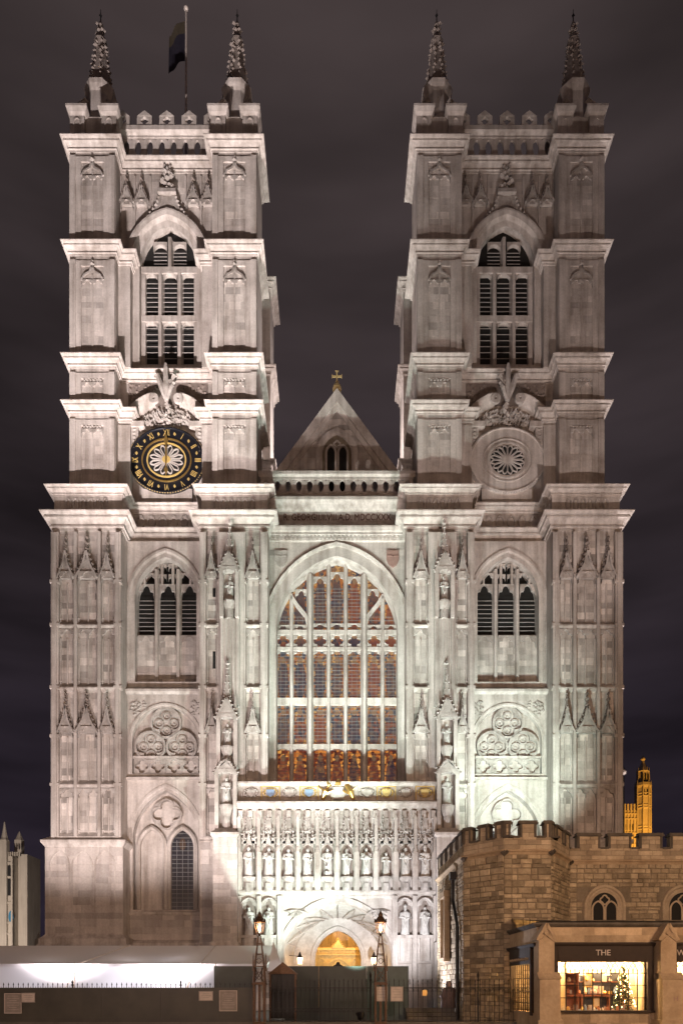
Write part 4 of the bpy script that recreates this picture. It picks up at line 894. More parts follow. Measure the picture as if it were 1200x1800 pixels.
for i, (px, s) in enumerate(((527, -1), (657, 1))):
    Yl = YP+1.6; x, z = X(px, Yl), Z(1687, Yl)
    t = thing('wall_lantern', (x, Yl, z), 'small glowing bracket lantern on the %s side wall of the porch' % ('tent' if s < 0 else 'gatehouse'), 'lantern', group='porch lanterns')
    p = MB(); p.lathe([(.13,-.3),(.17,.1),(.03,.35)], (x,Yl,z), 6); ob('lamp_glass', p, M['flame'], t); p = MB(); p.lathe([(.2,.1),(.14,.2),(.02,.5)], (x,Yl,z), 6); p.tube([(x,Yl,z+.2),(x+s*.7,Yl,z+.25)], .025, 5); ob('bracket', p, M['iron'], t)
    l = bpy.data.lights.new('lantern_bulb', 'POINT'); l.energy = 45; l.color = (1, .58, .25); l.shadow_soft_size = .1; lo = link('lantern_bulb', l, None, t); lo.location = (x-s*.35, Yl-.1, z)
# string courses, shield band
p = MB(); p.sweep([(-PW,YP),(PW,YP)], [(0,zp(1576)),(.2,zp(1573)),(.28,zp(1570)),(.28,zp(1567)),(0,zp(1560))], False, 1, 'xy'); ob('string_course', p, S, ab)
p = MB(); p.sweep([(-PW,YP),(PW,YP)], [(0,zp(1425)),(.12,zp(1424)),(.3,zp(1420)),(.42,zp(1415)),(.42,zp(1412)),(-.3,zp(1405))], False, 1, 'xy'); pc_ = ob('porch_cornice', p, S, ab)
for i in range(21): p = MB(); x = -PW+.2+i*(2*PW-.4)/20; p.box(x-.14, x+.14, YP-.28, YP, zp(1440), zp(1427)); p.wedge(x-.14, x+.14, YP-.28, YP, zp(1427), zp(1424)); ob('corbel', p, S, pc_)
p = MB(); p.box(-PW, PW, YP+.18, YP+.6, zp(1413), zp(1380)); p.sweep([(-PW,YP+.18),(PW,YP+.18)], [(0,zp(1382)),(.2,zp(1380)),(.3,zp(1378)),(.3,zp(1375)),(-.5,zp(1374))], False, 1, 'xy'); sb = ob('shield_band', p, S, ab)
for i, px in enumerate((441, 475, 509, 543, 645, 679, 713, 747)):
    x, z = xp(px), zp(1393); y = YP+.18
    p = MB()
    for a in range(14): t = math.pi*2*a/14; p.blob(x+.42*math.cos(t), y-.06, z+.28*math.sin(t), .09, .07)
    p.sweep([(x-.55,z-.45),(x-.55,z+.38),(x+.55,z+.38),(x+.55,z-.45)], [(0,y),(0,y-.08),(.06,y-.08),(.06,y)], False, -1); ob('shield_scroll', p, M['goldpaint'] if i % 2 else C, sb)
    p = MB(); p.prism([(x-.26,z+.2),(x+.26,z+.2),(x+.24,z-.08),(x,z-.3),(x-.24,z-.08)], y-.12, y); ob('shield', p, [C, M['shblue'], S, M['shblue'], S, M['shgold'], S, M['shgold']][i], sb)
p = MB(); x, z, y = xp(594), zp(1392), YP+.1
for s in (-1, 1):
    p.tube([(x+s*1.0,y,z-.5),(x+s*.8,y-.15,z),(x+s*.55,y-.12,z+.4),(x+s*.7,y-.15,z+.62)], [.1,.2,.16,.1], 7); p.tube([(x+s*.7,y-.1,z-.1),(x+s*.3,y-.2,z+.05)], [.1,.06], 5); p.tube([(x+s*.95,y,z+.1),(x+s*1.25,y-.1,z+.35),(x+s*1.15,y-.1,z+.55)], .05, 5)
p.lathe([(.2,0),(.24,.12),(.1,.3),(.03,.4)], (x,y-.1,z+.42), 8)
ob('lion_and_unicorn', p, M['gold'], sb); p = MB(); p.lathe([(.42,-.5),(.5,-.1),(.42,.3),(.1,.45)], (x,y,z), 12, 0, 1, .3); ob('royal_shield', p, M['statue'], sb)
# row of ten canopied niches
NX = [438.5+34.15*i for i in range(10)]
def canopy_mesh():
    m = MB(); cusp(m, 0, .36, -.12, .3, -.26, 0)
    for s in (-1, 0, 1): m.prism([(s*.3-.17,.15),(s*.3+.17,.15),(s*.3,.75)], -.36+abs(s)*.1, -.2); m.blob(s*.3, -.34, .8, .09, .13)
    for i in range(16): m.blob(random.uniform(-.45,.45), -.3+random.uniform(-.08,.1), random.uniform(.25,.8), .085)
    m.prism([(-.2,.7),(.2,.7),(.13,1.5),(-.13,1.5)], -.28, 0)
    for i in range(10): m.blob(random.choice((-1,1))*random.uniform(.1,.22), -.27, .8+i*.085, .075)
    for i in range(3): m.box(-.14+.1*i, -.09+.1*i, -.31, -.25, .85, 1.35)
    return m.mesh('niche_canopy')
CAN = canopy_mesh(); CAN.materials.append(C)
def pedestal_mesh():
    m = MB(); m.lathe([(.28,-.95),(.30,-.85),(.30,-.35),(.38,-.22),(.44,-.12),(.44,0)], (0,0,0), 8, math.pi/8); m.box(-.16,.16,-.36,-.25,-.75,-.4); m.box(-.34,.34,-.4,.1,-.12,-.03); return m.mesh('pedestal')
PED = pedestal_mesh(); PED.materials.append(C)
kinds = ['staff','book','plain','staff','kneeling','child','book','plain','book','mitre']
lab = ['robed stone figure leaning on a staff, end niche of the row of ten by the tall porch buttress over the tent', 'stone figure with a book, second niche of ten counted from the tent side',
 'stone figure in heavy drapery, third niche of ten counted from the tent side', 'veiled stone figure with raised staff, fourth niche of ten counted from the tent side',
 'stone figure with a small kneeling figure at its feet, above the porch arch', 'stone figure cradling a child in its arms, above the porch arch', 'stone figure with open book, fourth niche of ten counted from the gatehouse side',
 'slender smaller stone figure, third niche of ten counted from the gatehouse side', 'bearded stone figure holding a book, second niche of ten counted from the gatehouse side', 'broad stone figure with tall cap, end niche of ten beside the gatehouse']
lab[0] = 'robed stone figure with staff, end niche of the row of ten nearest the tent'
for i, px in enumerate(NX):
    x = xp(px); put('pedestal', PED, ab, x, YP-.16, zp(1543)); put('niche_canopy', CAN, ab, x, YP-.02, zp(1490), 1, 1.05, 1.2)
    p = MB(); p.prism(arch(x, zp(1500), .40, .5, 6, zp(1545)), YP-.012, YP); ob('niche_back', p, M['darkstone'], ab)
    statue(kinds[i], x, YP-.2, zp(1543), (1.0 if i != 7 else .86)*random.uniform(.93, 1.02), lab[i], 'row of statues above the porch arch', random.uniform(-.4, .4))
for i in range(11):
    x = xp(NX[0]-17.07+34.15*i); p = MB(); p.box(x-.10, x+.10, YP-.34, YP, zp(1566), zp(1442)); p.box(x-.17, x+.17, YP-.25, YP, zp(1566), zp(1500)); p.prism([(x-.13,zp(1442)),(x+.13,zp(1442)),(x,zp(1434))], YP-.36, YP); p.lathe([(.17,0),(.12,.3),(.02,.5)], (x,YP-.3,zp(1500)), 4, math.pi/4); p.box(x-.12, x+.12, YP-.37, YP-.3, zp(1530), zp(1524)); ob('niche_shaft', p, S, ab)
# lower side niches
for i, px in enumerate((438.5, 473, 711, 746)):
    x = xp(px); P = arch(x, zp(1597), .46, .55, 7, zp(1646)); p = MB(); p.prism(P, YP-.01, YP); no = ob('niche_back', p, M['darkstone'], ab)
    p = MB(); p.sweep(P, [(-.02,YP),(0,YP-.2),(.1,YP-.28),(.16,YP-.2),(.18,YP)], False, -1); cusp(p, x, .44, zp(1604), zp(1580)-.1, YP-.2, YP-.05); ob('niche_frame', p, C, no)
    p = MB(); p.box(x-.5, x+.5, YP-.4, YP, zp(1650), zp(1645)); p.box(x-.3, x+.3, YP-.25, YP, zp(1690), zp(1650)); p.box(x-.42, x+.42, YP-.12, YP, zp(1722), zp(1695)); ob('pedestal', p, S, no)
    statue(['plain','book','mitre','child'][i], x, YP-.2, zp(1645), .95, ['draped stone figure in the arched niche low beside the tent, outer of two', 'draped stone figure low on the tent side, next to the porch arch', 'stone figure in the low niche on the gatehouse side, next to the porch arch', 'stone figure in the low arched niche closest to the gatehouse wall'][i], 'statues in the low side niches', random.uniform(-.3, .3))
for px in (421, 456, 492, 693.5, 728, 764):
    x = xp(px); p = MB(); p.box(x-.14, x+.14, YP-.3, YP, 0, zp(1576)); p.box(x-.2, x+.2, YP-.36, YP, 0, 1.2)
    for z in (zp(1620), zp(1665)): p.box(x-.16, x+.16, YP-.33, YP, z-.1, z+.1)
    ob('pier', p, S, ab)
# ================================================================ GATEHOUSE
gh = thing('gatehouse', (8.1, 31, 0), 'brown rubble stone octagonal gatehouse with battlements and low wing with arched windows', 'building')
RB = []
for k_ in range(4):
    m = MB(); j = lambda: random.uniform(-.05, .05)
    m.add([(-.5,0,-.5),(.5,0,-.5),(.5,0,.5),(-.5,0,.5)] + [(sx*.42+j(), -1+random.uniform(-.1,.2), sz*.40+j()) for sx, sz in ((-1,-1),(1,-1),(1,1),(-1,1))], [(4,5,6,7),(0,1,5,4),(1,2,6,5),(2,3,7,6),(3,0,4,7)]); me = m.mesh('stone'); me.materials.append(M['rubble']); RB.append(me)
PBM = UB.copy(); PBM.materials.clear(); PBM.materials.append(M['parapet'])
GPTS = [(5.53, 38.6), (5.66, 31.5), (7.09, 30.0), (9.1, 30.0), (10.7, 32.5), (21.0, 32.5)]
GS, GT0, GT1 = 7.30, 7.95, 8.62
rest = MB(); nstone = [0, 0]
def on_wall(a, b, u, z, d=0.0):
    l = math.hypot(b[0]-a[0], b[1]-a[1]); tx, ty = (b[0]-a[0])/l, (b[1]-a[1])/l; return (a[0]+tx*u+ty*d, a[1]+ty*u-tx*d, z)      # d = outward
def face_stones(a, b, z0, z1, ch, bl, kind, u0=0, u1=None, skip=None, named=True, quoin=True):
    l = math.hypot(b[0]-a[0], b[1]-a[1]); u1 = u1 or l; ang = math.atan2(b[1]-a[1], b[0]-a[0]); z = z0
    while z < z1-.03:
        h = ch*random.uniform(.65, 1.4) if kind == 'r' else ch
        if z1-z-h < ch*.5: h = z1-z
        u = u0
        while u < u1-.01:
            w_ = bl*random.uniform(.5, 1.5)
            if quoin and kind == 'r' and (u == u0 or u1-u < .5) : w_ = .34
            if u1-u-w_ < .12: w_ = u1-u
            if not (skip and skip(u, u+w_, z, z+h)):
                c = on_wall(a, b, u+w_/2, z+h/2); d = random.uniform(.02, .055) if kind == 'r' else random.uniform(.01, .02); g_ = .022 if kind == 'r' else .012
                lim = 300; ix = 0 if kind == 'r' else 1
                if named and nstone[ix] < lim:
                    nstone[ix] += 1
                    o = link('rubble_stone' if kind == 'r' else 'parapet_stone', random.choice(RB) if kind == 'r' else PBM, None, gh); o.location = c; o.rotation_euler = (0, 0, ang); o.scale = (w_-g_, d, h-g_)
                else:
                    p0 = [on_wall(a, b, u+g_/2, z+g_/2), on_wall(a, b, u+w_-g_/2, z+g_/2), on_wall(a, b, u+w_-g_/2, z+h-g_/2), on_wall(a, b, u+g_/2, z+h-g_/2)]
                    j = lambda: random.uniform(0, .03)
                    p1 = [on_wall(a, b, u+.02+j(), z+.02+j(), d), on_wall(a, b, u+w_-.02-j(), z+.02+j(), d), on_wall(a, b, u+w_-.02-j(), z+h-.02-j(), d), on_wall(a, b, u+.02+j(), z+h-.02-j(), d)]
                    rest.add(p0+p1, [(4,5,6,7),(0,1,5,4),(1,2,6,5),(2,3,7,6),(3,0,4,7)], max(-1.5, min(1.5, random.gauss(0, .8))))
            u += w_
        z += h
m = MB(); m.plan(GPTS + [(21.0, 38.6)], 0, GT0-.02); ob('wall_core', m, M['mortar'], gh)
WIN = [X(1062, 32.5)-10.7, X(1199, 32.5)-10.7]; WZ0, WZ1 = Z(1618,32.5), Z(1568,32.5)
wskip = lambda u0, u1, z0, z1: any(u0 < c+.95 and u1 > c-.95 and z0 < WZ1+.12 and z1 > WZ0-.12 for c in WIN) or z1 < 3.9
a_, b_, c_, d_, e_, f_ = GPTS
face_stones(b_, c_, .0, GS-.06, .21, .42, 'r', skip=lambda u0,u1,z0,z1: False)
face_stones(c_, d_, 2.9, GS-.06, .21, .42, 'r')
face_stones(e_, f_, 3.9, GS-.06, .2, .42, 'r', u1=8.0, skip=wskip)
face_stones(d_, e_, 3.0, GS-.06, .2, .4, 'r'); face_stones(c_, d_, 0, 2.9, .21, .42, 'r', named=False)
face_stones(a_, b_, .0, GS-.06, .21, .42, 'r', named=False, skip=lambda u0,u1,z0,z1: u0 < 3.85 and u1 > 2.35 and z1 > 2.9 and z0 < 6.2)
for p0, p1 in zip(GPTS, GPTS[1:]):
    l = math.hypot(p1[0]-p0[0], p1[1]-p0[1]); face_stones(p0, p1, GS+.1, GT0, .215, .55, 'p', u1=min(l, 8.2), quoin=False)
p = MB(); p.sweep(GPTS, [(-.02,GS-.12),(.05,GS-.10),(.09,GS-.02),(.17,GS+.03),(.18,GS+.08),(.0,GS+.14)], False, 1, 'xy'); ob('string_course', p, M['shopstone'], gh)
for q in GPTS[1:5]: p = MB(); p.blob(q[0]-.02, q[1]-.14, GS-.05, .17, .15); p.blob(q[0]+.08, q[1]-.2, GS, .1); ob('carved_stop', p, M['slate'], gh)
def merlon(a, b, u0, u1):
    m = MB(); z0, z1 = GT0-.02, GT1-.12
    P = lambda u, z, d: on_wall(a, b, u, z, d)
    def bx(u0, u1, d0, d1, z0, z1): m.add([P(u0,z0,d0),P(u1,z0,d0),P(u1,z0,d1),P(u0,z0,d1),P(u0,z1,d0),P(u1,z1,d0),P(u1,z1,d1),P(u0,z1,d1)], [(0,1,5,4),(1,2,6,5),(2,3,7,6),(3,0,4,7),(4,5,6,7)])
    bx(u0, u1, -.36, .0, z0, z1); r = ob('merlon', m, M['mortar'], gh)
    m = MB(); bx(u0-.06, u1+.06, -.42, .09, z1, z1+.06); bx(u0-.03, u1+.03, -.3, .04, z1+.06, z1+.15); bx(u0+.02, u0+.1, 0, .05, z0, z1); bx(u1-.1, u1-.02, 0, .05, z0, z1); ob('coping', m, M['slate'], r)
    face_stones(a, b, z0, z1, .2, .5, 'p', u0=u0+.1, u1=u1-.1, quoin=False)
    m = MB(); bx(u1, u1+.36, -.42, .07, z0-.03, z0+.06); ob('crenel_sill', m, M['slate'], r)
for i in range(5): merlon(a_, b_, 1.42*i+.1, 1.42*i+1.1)
for u in (-.02, .78, 1.62): merlon(b_, c_, u, u+(.42 if u < 0 else .5 if u < 1 else .45))
for u0, u1 in ((0, .3), (.68, 1.4), (1.72, 2.01)): merlon(c_, d_, u0, u1)
for u0, u1 in ((0, .4), (.8, 1.75), (2.15, 2.95)): merlon(d_, e_, u0, u1)
for i in range(7): u = X(1014,32.5)-10.7+1.43*i; merlon(e_, f_, u, u+1.07)
ob('rubble_facing', rest, M['rubble'], gh, kind='stuff')
for c in WIN:
    x = 10.7+c; y = 32.5; P = arch(x, WZ0+.62, .62, .66, 8, WZ0)
    p = MB(); p.sweep(P, [(-.02,y-.01),(.02,y-.02),(.1,y-.06),(.18,y-.03),(.24,y-.09),(.33,y-.09),(.35,y)], False, -1); r = ob('window', p, M['parapet'], gh)
    p = MB(); p.prism(P, y-.012, y-.004); ob('pane', p, M['void'], r)
    for q in (-.3, .3): p = MB(); p.sweep(arch(x+q, WZ0+.5, .25, .35, 6, WZ0), [(-.02,y-.01),(-.02,y-.05),(.05,y-.05),(.05,y-.01)], False, -1); ob('tracery', p, M['parapet'], r)
    p = MB(); p.sweep(foil((x, WZ0+.93), .2, 4, 20), [(-.02,y-.01),(-.02,y-.05),(.04,y-.05),(.04,y-.01)], True); ob('tracery', p, M['parapet'], r)
# side window and drainpipe on the wall facing the porch
p = MB()
y0 = 44.2-9.3; y1 = 44.2-8.1
p.box(5.28, 5.56, y0-.12, y0+.1, 3.0, 6.0); p.box(5.28, 5.56, y1-.1, y1+.12, 3.0, 6.0); p.box(5.25, 5.56, y0-.2, y1+.2, 6.0, 6.3); p.box(5.25, 5.56, y0-.2, y1+.2, 2.8, 3.0); p.box(5.5, 5.58, y0, y1, 3, 6); ob('window_surround', p, M['shopstone'], gh)
p = MB(); p.tube([(5.45,33.2,6.75),(5.45,33.2,5.6),(5.5,32.75,4.9),(5.5,32.3,4.3),(5.5,32.2,0)], .085, 8); p.box(5.3,5.6,33.05,33.4,6.6,6.95); ob('drainpipe', p, M['iron'], gh)
# ================================================================ SHOP ANNEX
sh = thing('shop', (11, 27, 0), 'low stone shop annex with brown window frames, fascia lettering and lit display windows', 'shop')
YSH = 26.0; xs = lambda px: X(px, YSH); zs = lambda py: Z(py, YSH); sx0 = 7.35
B1 = [(sx0, xs(979), 0), (xs(979), xs(1136), 1), (xs(1136), xs(1188), 0), (xs(1188), xs(1345), 1), (xs(1345), 17, 0)]
m = MB(); m.box(sx0, 17, YSH, YSH+.35, zs(1664), zs(1628)); m.box(sx0, 17, YSH, YSH+.35, 0, zs(1779))
for a, b, o_ in B1:
    if not o_: m.box(a, b, YSH+.004, YSH+.35, zs(1779), zs(1664))
m.box(sx0, sx0+.3, YSH+.35, 30, zs(1664), zs(1628)); m.box(sx0, sx0+.3, YSH+.35, 30.2, 0, .6); ob('wall', m, M['shopstone'], sh); m = MB(); ashlar(m, sx0, 17, zs(1660), zs(1632), YSH, .28, .7, None, 1.2); ashlar(m, sx0, 17, .0, zs(1782), YSH, .3, .6, None, 1.2); ob('ashlar_facing', m, M['shopstone'], sh, kind='stuff')
m = MB(); m.sweep([(sx0,30.2),(sx0,YSH),(17,YSH)], [(-.1,zs(1632)),(.05,zs(1630)),(.14,zs(1626)),(.14,zs(1623)),(-.3,zs(1618))], False, 1, 'xy'); ob('coping', m, M['slate'], sh)
m = MB(); m.add([(sx0,YSH,zs(1620)),(17,YSH,zs(1620)),(17,32.5,4.45),(sx0,30,4.45)], [(0,1,2,3)]); ob('roof', m, M['slate'], sh)
m = MB(); m.sweep([(sx0,30.0),(sx0,YSH),(17,YSH)], [(0,zs(1666)),(.1,zs(1664)),(.16,zs(1661)),(.16,zs(1659)),(0,zs(1657))], False, 1, 'xy'); ob('cornice', m, M['shop'], sh)
for px in (939, 1149):
    x0, x1 = xs(px), xs(px+27); c = (x0+x1)/2; m = MB(); m.box(x0, x1, YSH-.55, YSH+.1, zs(1712), zs(1655)); m.prism([(x0-.05,zs(1655)),(x1+.05,zs(1655)),(c,zs(1625))], YSH-.55, YSH+.2); m.box(x0-.02, x1+.16, YSH-.75, YSH, 0, zs(1722)); m.wedge(x0-.06, x1+.2, YSH-.8, YSH-.5, zs(1722), zs(1710)); m.box(x0-.1, x1+.24, YSH-.85, YSH, 0, .4); r = ob('buttress', m, M['shopstone'], sh)
    m = MB()
    for s in (-1, 1): m.sweep([(c+s*.34,zs(1655)),(c,zs(1627))], [(-.04,YSH-.6),(.05,YSH-.6),(.05,YSH+.2)], False, s); m.tube([(c-s*.28,YSH-.57,zs(1657)),(c+s*.1,YSH-.59,zs(1643)),(c+s*.02,YSH-.57,zs(1634))], .03, 5)
    ob('carved_gable', m, M['shopstone'], r)
text('mason_mark', 'H', .24, (xs(1170), YSH-.765, zs(1756)), M['shred'], sh)
def shopwin(px0, px1, word):
    x0, x1 = xs(px0), xs(px1); z0, z1 = zs(1777), zs(1692); y = YSH
    m = MB(); m.box(x0-.22, x0, y-.1, y+.2, z0-.08, zs(1664)); m.box(x1, x1+.22, y-.1, y+.2, z0-.08, zs(1664)); m.box(x0, x1, y-.12, y+.2, z1, zs(1664)); m.box(x0-.28, x1+.28, y-.16, y+.2, z0-.08, z0); r = ob('window_frame', m, M['shop'], sh)
    text('fascia_lettering', word, .30, ((x0+x1)/2 if word == 'THE' else x0+.12, y-.13, zs(1676)), M['pale'], r, ext=.01)
    m = MB(); m.box(x0, x1, y+.05, y+.06, z0, z1); ob('pane', m, M['pane'], r)
    n = 10; w_ = (x1-x0)/n
    for i in range(1, n): m = MB(); m.box(x0+i*w_-.012, x0+i*w_+.012, y, y+.05, z0, z1-.42); ob('glazing_bar', m, M['shop'], r)
    for f in (.26, .52, .77): m = MB(); m.box(x0, x1, y+.004, y+.046, z0+(z1-z0)*f-.012, z0+(z1-z0)*f+.012); ob('glazing_bar', m, M['shop'], r)
    for i in range(n):
        m = MB(); m.sweep(arch(x0+(i+.5)*w_, z1-.42, w_/2, .40, 6), [(-.012,y+.01),(-.012,y+.04),(.012,y+.04),(.012,y+.01)], False, -1); ob('arched_bar', m, M['shop'], r)
        if i: m = MB(); m.sweep(arch(x0+i*w_, z1-.42, w_/2, .40, 6), [(-.010,y+.012),(-.010,y+.038),(.010,y+.038),(.010,y+.012)], False, -1); ob('arched_bar', m, M['shop'], r)
    # display room
    m = MB(); m.box(x0-.2, x1+.2, y+1.5, y+1.55, z0-.1, z1+.2); m.box(x0-.25, x0-.2, y+.2, y+1.55, z0-.1, z1+.2); m.box(x1+.2, x1+.25, y+.2, y+1.55, z0-.1, z1+.2); m.box(x0-.2, x1+.2, y+.2, y+1.5, z0-.14, z0-.1); m.box(x0-.2, x1+.2, y+.2, y+1.5, z1+.2, z1+.25); ob('display_room', m, M['cream'], sh)
    for q in (.08, .36, .62, .93):
        l = bpy.data.lights.new('display_lamp', 'POINT'); l.energy = 270; l.color = (1, .64, .28); l.shadow_soft_size = .08; lo = link('display_lamp', l, None, sh); lo.location = (x0+(x1-x0)*q, y+1.05, z1+.02)
    return x0, x1, z0, z1
wx0, wx1, wz0, wz1 = shopwin(979, 1136, 'THE'); wx = lambda f: wx0+(wx1-wx0)*f; wz = lambda f: wz0+(wz1-wz0)*f
shopwin(1188, 1345, 'W')
# things in the display
def disp(name, mb, mat, label, cat, **kw): o = ob(name, mb, mat, None, False, label=label, category=cat, **kw); return o
m = MB(); m.box(wx(.34), wx(.86), 27.3, 27.45, wz0-.1, wz(.8)); disp('backdrop', m, M['navy'], 'dark navy backdrop panel in the shop display', 'panel')
cb = thing('cabinet', (wx(.24), 27.1, wz0-.1), 'red-brown wooden open cabinet in the shop display', 'cabinet')
for f in (.17, .33): m = MB(); m.box(wx(f)-.02, wx(f)+.02, 26.9, 27.3, wz0-.1, wz(.78)); ob('side', m, M['wood'], cb)
for f in (0, .3, .55, .77): m = MB(); m.box(wx(.17), wx(.33), 26.9, 27.3, wz(f)-.02, wz(f)+.02); ob('shelf', m, M['wood'], cb)
m = MB(); m.box(wx(.17), wx(.33), 27.3, 27.32, wz0-.1, wz(.78)); ob('back', m, M['wood'], cb)
for i, (f, g_, w_, h_, lb) in enumerate(((.47,.62,.17,.26,'gilt picture frame hanging on the navy panel'), (.56,.42,.10,.16,'pale card standing on the display shelf beside the tree'), (.63,.42,.09,.15,'cream card standing on the display shelf, next to the fir tree'), (.57,.15,.12,.2,'framed print standing on the display floor'))):
    t = thing('picture', (wx(f), 27.2, wz(g_)-h_), lb, 'picture'); m = MB(); m.box(wx(f)-w_, wx(f)+w_, 27.18, 27.24, wz(g_)-h_, wz(g_)+h_); ob('frame', m, M['gold'] if i in (0, 3) else M['pale'], t); m = MB(); m.box(wx(f)-w_*.72, wx(f)+w_*.72, 27.16, 27.18, wz(g_)-h_*.75, wz(g_)+h_*.75); ob('print', m, M['cream'] if i else M['signgrey'], t)
m = MB(); m.box(wx(.36), wx(.72), 26.95, 27.25, wz(.28), wz(.31)); m.box(wx(.37), wx(.39), 26.97, 27.2, wz0-.1, wz(.28)); m.box(wx(.69), wx(.71), 26.97, 27.2, wz0-.1, wz(.28)); disp('display_table', m, M['wood'], 'long dark display table under the pictures in the shop window', 'table')
for i, (f, z_) in enumerate(((.37,.80),(.53,.84),(.66,.80))):
    t = thing('pendant_lamp', (wx(f), 26.8, wz(z_)), 'small cone-shaded pendant lamp hanging in the shop window', 'lamp', group='pendant lamps in the shop window'); m = MB(); m.lathe([(.13,-.12),(.05,.08),(.02,.1)], (wx(f),26.8,wz(z_)), 10); ob('lamp_shade', m, M['shade'], t); m = MB(); m.tube([(wx(f),26.8,wz(z_)),(wx(f),26.8,wz1+.2)], .008, 4); ob('cord', m, M['iron'], t)
for i in range(14):
    f = random.uniform(.04, .7); z_ = random.choice((0, 0, .32, .57)) if .18 < f < .32 else (random.choice((0, .31)) if .38 < f < .7 else 0); m = MB(); m.lathe([(.05,0),(.08,.05),(.07,.14),(.03,.2),(.04,.24)], (wx(f), 26.75 if z_ == 0 else 27.05, wz(z_)-(.1 if z_ == 0 else -.02)), 8)
    disp('ornament', m, M[random.choice(['shred','gold','pale','wood'])], 'small gift ornament set out in the lit shop window', 'ornament', group='ornaments in the shop window')
tr = thing('christmas_tree', (wx(.84), 26.8, wz0-.1), 'decorated fir tree with warm lights in the shop window', 'tree'); m = MB(); lt = MB()
for i in range(420):
    f = random.random()**1.4; r_ = (.42*(1-f)+.03)*math.sqrt(random.random()); a = random.uniform(0, 6.28); x, y, z = wx(.84)+r_*math.cos(a), 26.8+r_*.8*math.sin(a), wz0+1.7*f
    m.blob(x, y, z, .06, .025, .05)
    if i % 7 == 0: lt.blob(wx(.84)+(.42*(1-f)+.05)*math.cos(a), 26.8-abs((.36*(1-f)+.05)*math.sin(a)), z, .022)
ob('crown', m, M['leaf'], tr); ob('fairy_lights', lt, M['bulb'], tr, kind='stuff'); m = MB(); m.tube([(wx(.84),26.8,wz0-.1),(wx(.84),26.8,wz0+1.6)], [.04,.01], 6); ob('trunk', m, M['wood'], tr)
for row, (z_, n_) in enumerate(((.0, 14), (.33, 12), (.60, 9))):
    if row: m = MB(); m.box(wx(.03), wx(.97), 27.28, 27.46, wz(z_)-.025, wz(z_)); disp('wall_shelf', m, M['wood'], 'long %s wooden shelf along the back of the shop display' % ('upper' if row == 2 else 'lower'), 'shelf')
    for i in range(n_):
        f = .05+.9*(i+random.uniform(-.25,.25))/n_; h_ = random.uniform(.1, .3); m = MB(); x = wx(f); y = 27.2 if row else 26.45+random.uniform(0,.3)
        zb_ = wz(z_)-(.1 if row == 0 else 0)
        if i % 3: m.lathe([(.05,0),(.08,h_*.3),(.06,h_*.7),(.03,h_)], (x,y,zb_), 8)
        else: m.box(x-.08, x+.08, y-.05, y+.05, zb_, zb_+h_)
        cn = random.choice(['shred','gold','pale','wood','cream','shblue']); lbn = {'shred':'muted red','gold':'gilt','pale':'pale','wood':'brown','cream':'cream','shblue':'blue'}[cn]
        disp('ornament', m, M[cn], 'small %s %s on the shop display %s' % (lbn, 'keepsake' if i % 3 else 'gift box', ('floor', 'lower shelf', 'upper shelf')[row]), 'ornament', group='goods on the shop display')
# shop end window facing the railing
m = MB(); y0, y1 = 26.5, 29.7; m.box(sx0-.1, sx0+.15, y0, y1, 2.45, zs(1664)); m.box(sx0-.08, sx0+.15, y0, y0+.15, .5, 2.45); m.box(sx0-.08, sx0+.15, y1-.15, y1, .5, 2.45); r = ob('window_frame', m, M['shop'], sh)
m = MB()
for i in range(24): m.blob(sx0-.11, 26.75+i*.12, 2.65, .035, .07, .04)
ob('fascia_relief', m, M['shopstone'], r)
for i in range(1, 9): m = MB(); m.box(sx0, sx0+.04, y0+.15+i*.32-.012, y0+.15+i*.32+.012, .6, 2.45); ob('glazing_bar', m, M['shop'], r)
for z in (.95, 1.4, 1.9): m = MB(); m.box(sx0+.005, sx0+.035, y0, y1, z-.012, z+.012); ob('glazing_bar', m, M['shop'], r)
m = MB(); m.box(sx0+.045, sx0+.05, y0, y1, .5, 2.45); ob('pane', m, M['pane'], r); m = MB(); m.box(sx0+1.2, sx0+1.25, y0, y1+.3, 0, 3); ob('inner_partition', m, M['cream'], sh)
l = bpy.data.lights.new('display_lamp', 'POINT'); l.energy = 300; l.color = (1, .6, .24); l.shadow_soft_size = .08; lo = link('display_lamp', l, None, sh); lo.location = (sx0+.7, 28.2, 2.3)
# ================================================================ FORECOURT: hoarding, tent, railings, lamps
YF = 29.0; xf = lambda px: X(px, YF); zf = lambda py: Z(py, YF)
hd = thing('hoarding', (xf(220), YF, .13), 'dark boarded fence topped with iron spikes in front of the white tent', 'fence')
px = -30
while px < 444:
    m = MB(); a, b = xf(px)+.003, xf(min(px+104, 444))-.003; m.box(a, b, YF, YF+.05, .13, zf(1737)); m.box(a-.04, a+.04, YF+.054, YF+.1, .13, zf(1738)); m.box(a, b, YF-.03, YF, zf(1745), zf(1737)); m.box(a, b, YF-.02, YF, .13, .3); ob('board', m, M['olive'], hd); px += 104
sp = MB(); sp.lathe([(.014,0),(.014,.12),(.026,.15),(.003,.24)], (0,0,0), 6); SPK = sp.mesh('spike'); SPK.materials.append(M['iron'])
sp2 = MB(); sp2.lathe([(.012,0),(.003,.09)], (0,0,0), 6); SPK2 = sp2.mesh('spike'); SPK2.materials.append(M['iron'])
sp3 = MB(); sp3.lathe([(.03,0),(.03,.1),(.07,.13),(.03,.17),(.03,.22),(.06,.25),(.02,.3),(.003,.4)], (0,0,0), 8); SPK3 = sp3.mesh('spike'); SPK3.materials.append(M['iron'])
px = -20; i = 0
while px < 443:
    o = link('spike', SPK3 if i in (17, 39) else SPK, None, hd); o.location = (xf(px), YF+.02, zf(1738)); o = link('spike', SPK2, None, hd); o.location = (xf(px+4.3), YF+.02, zf(1738)); px += 8.65; i += 1
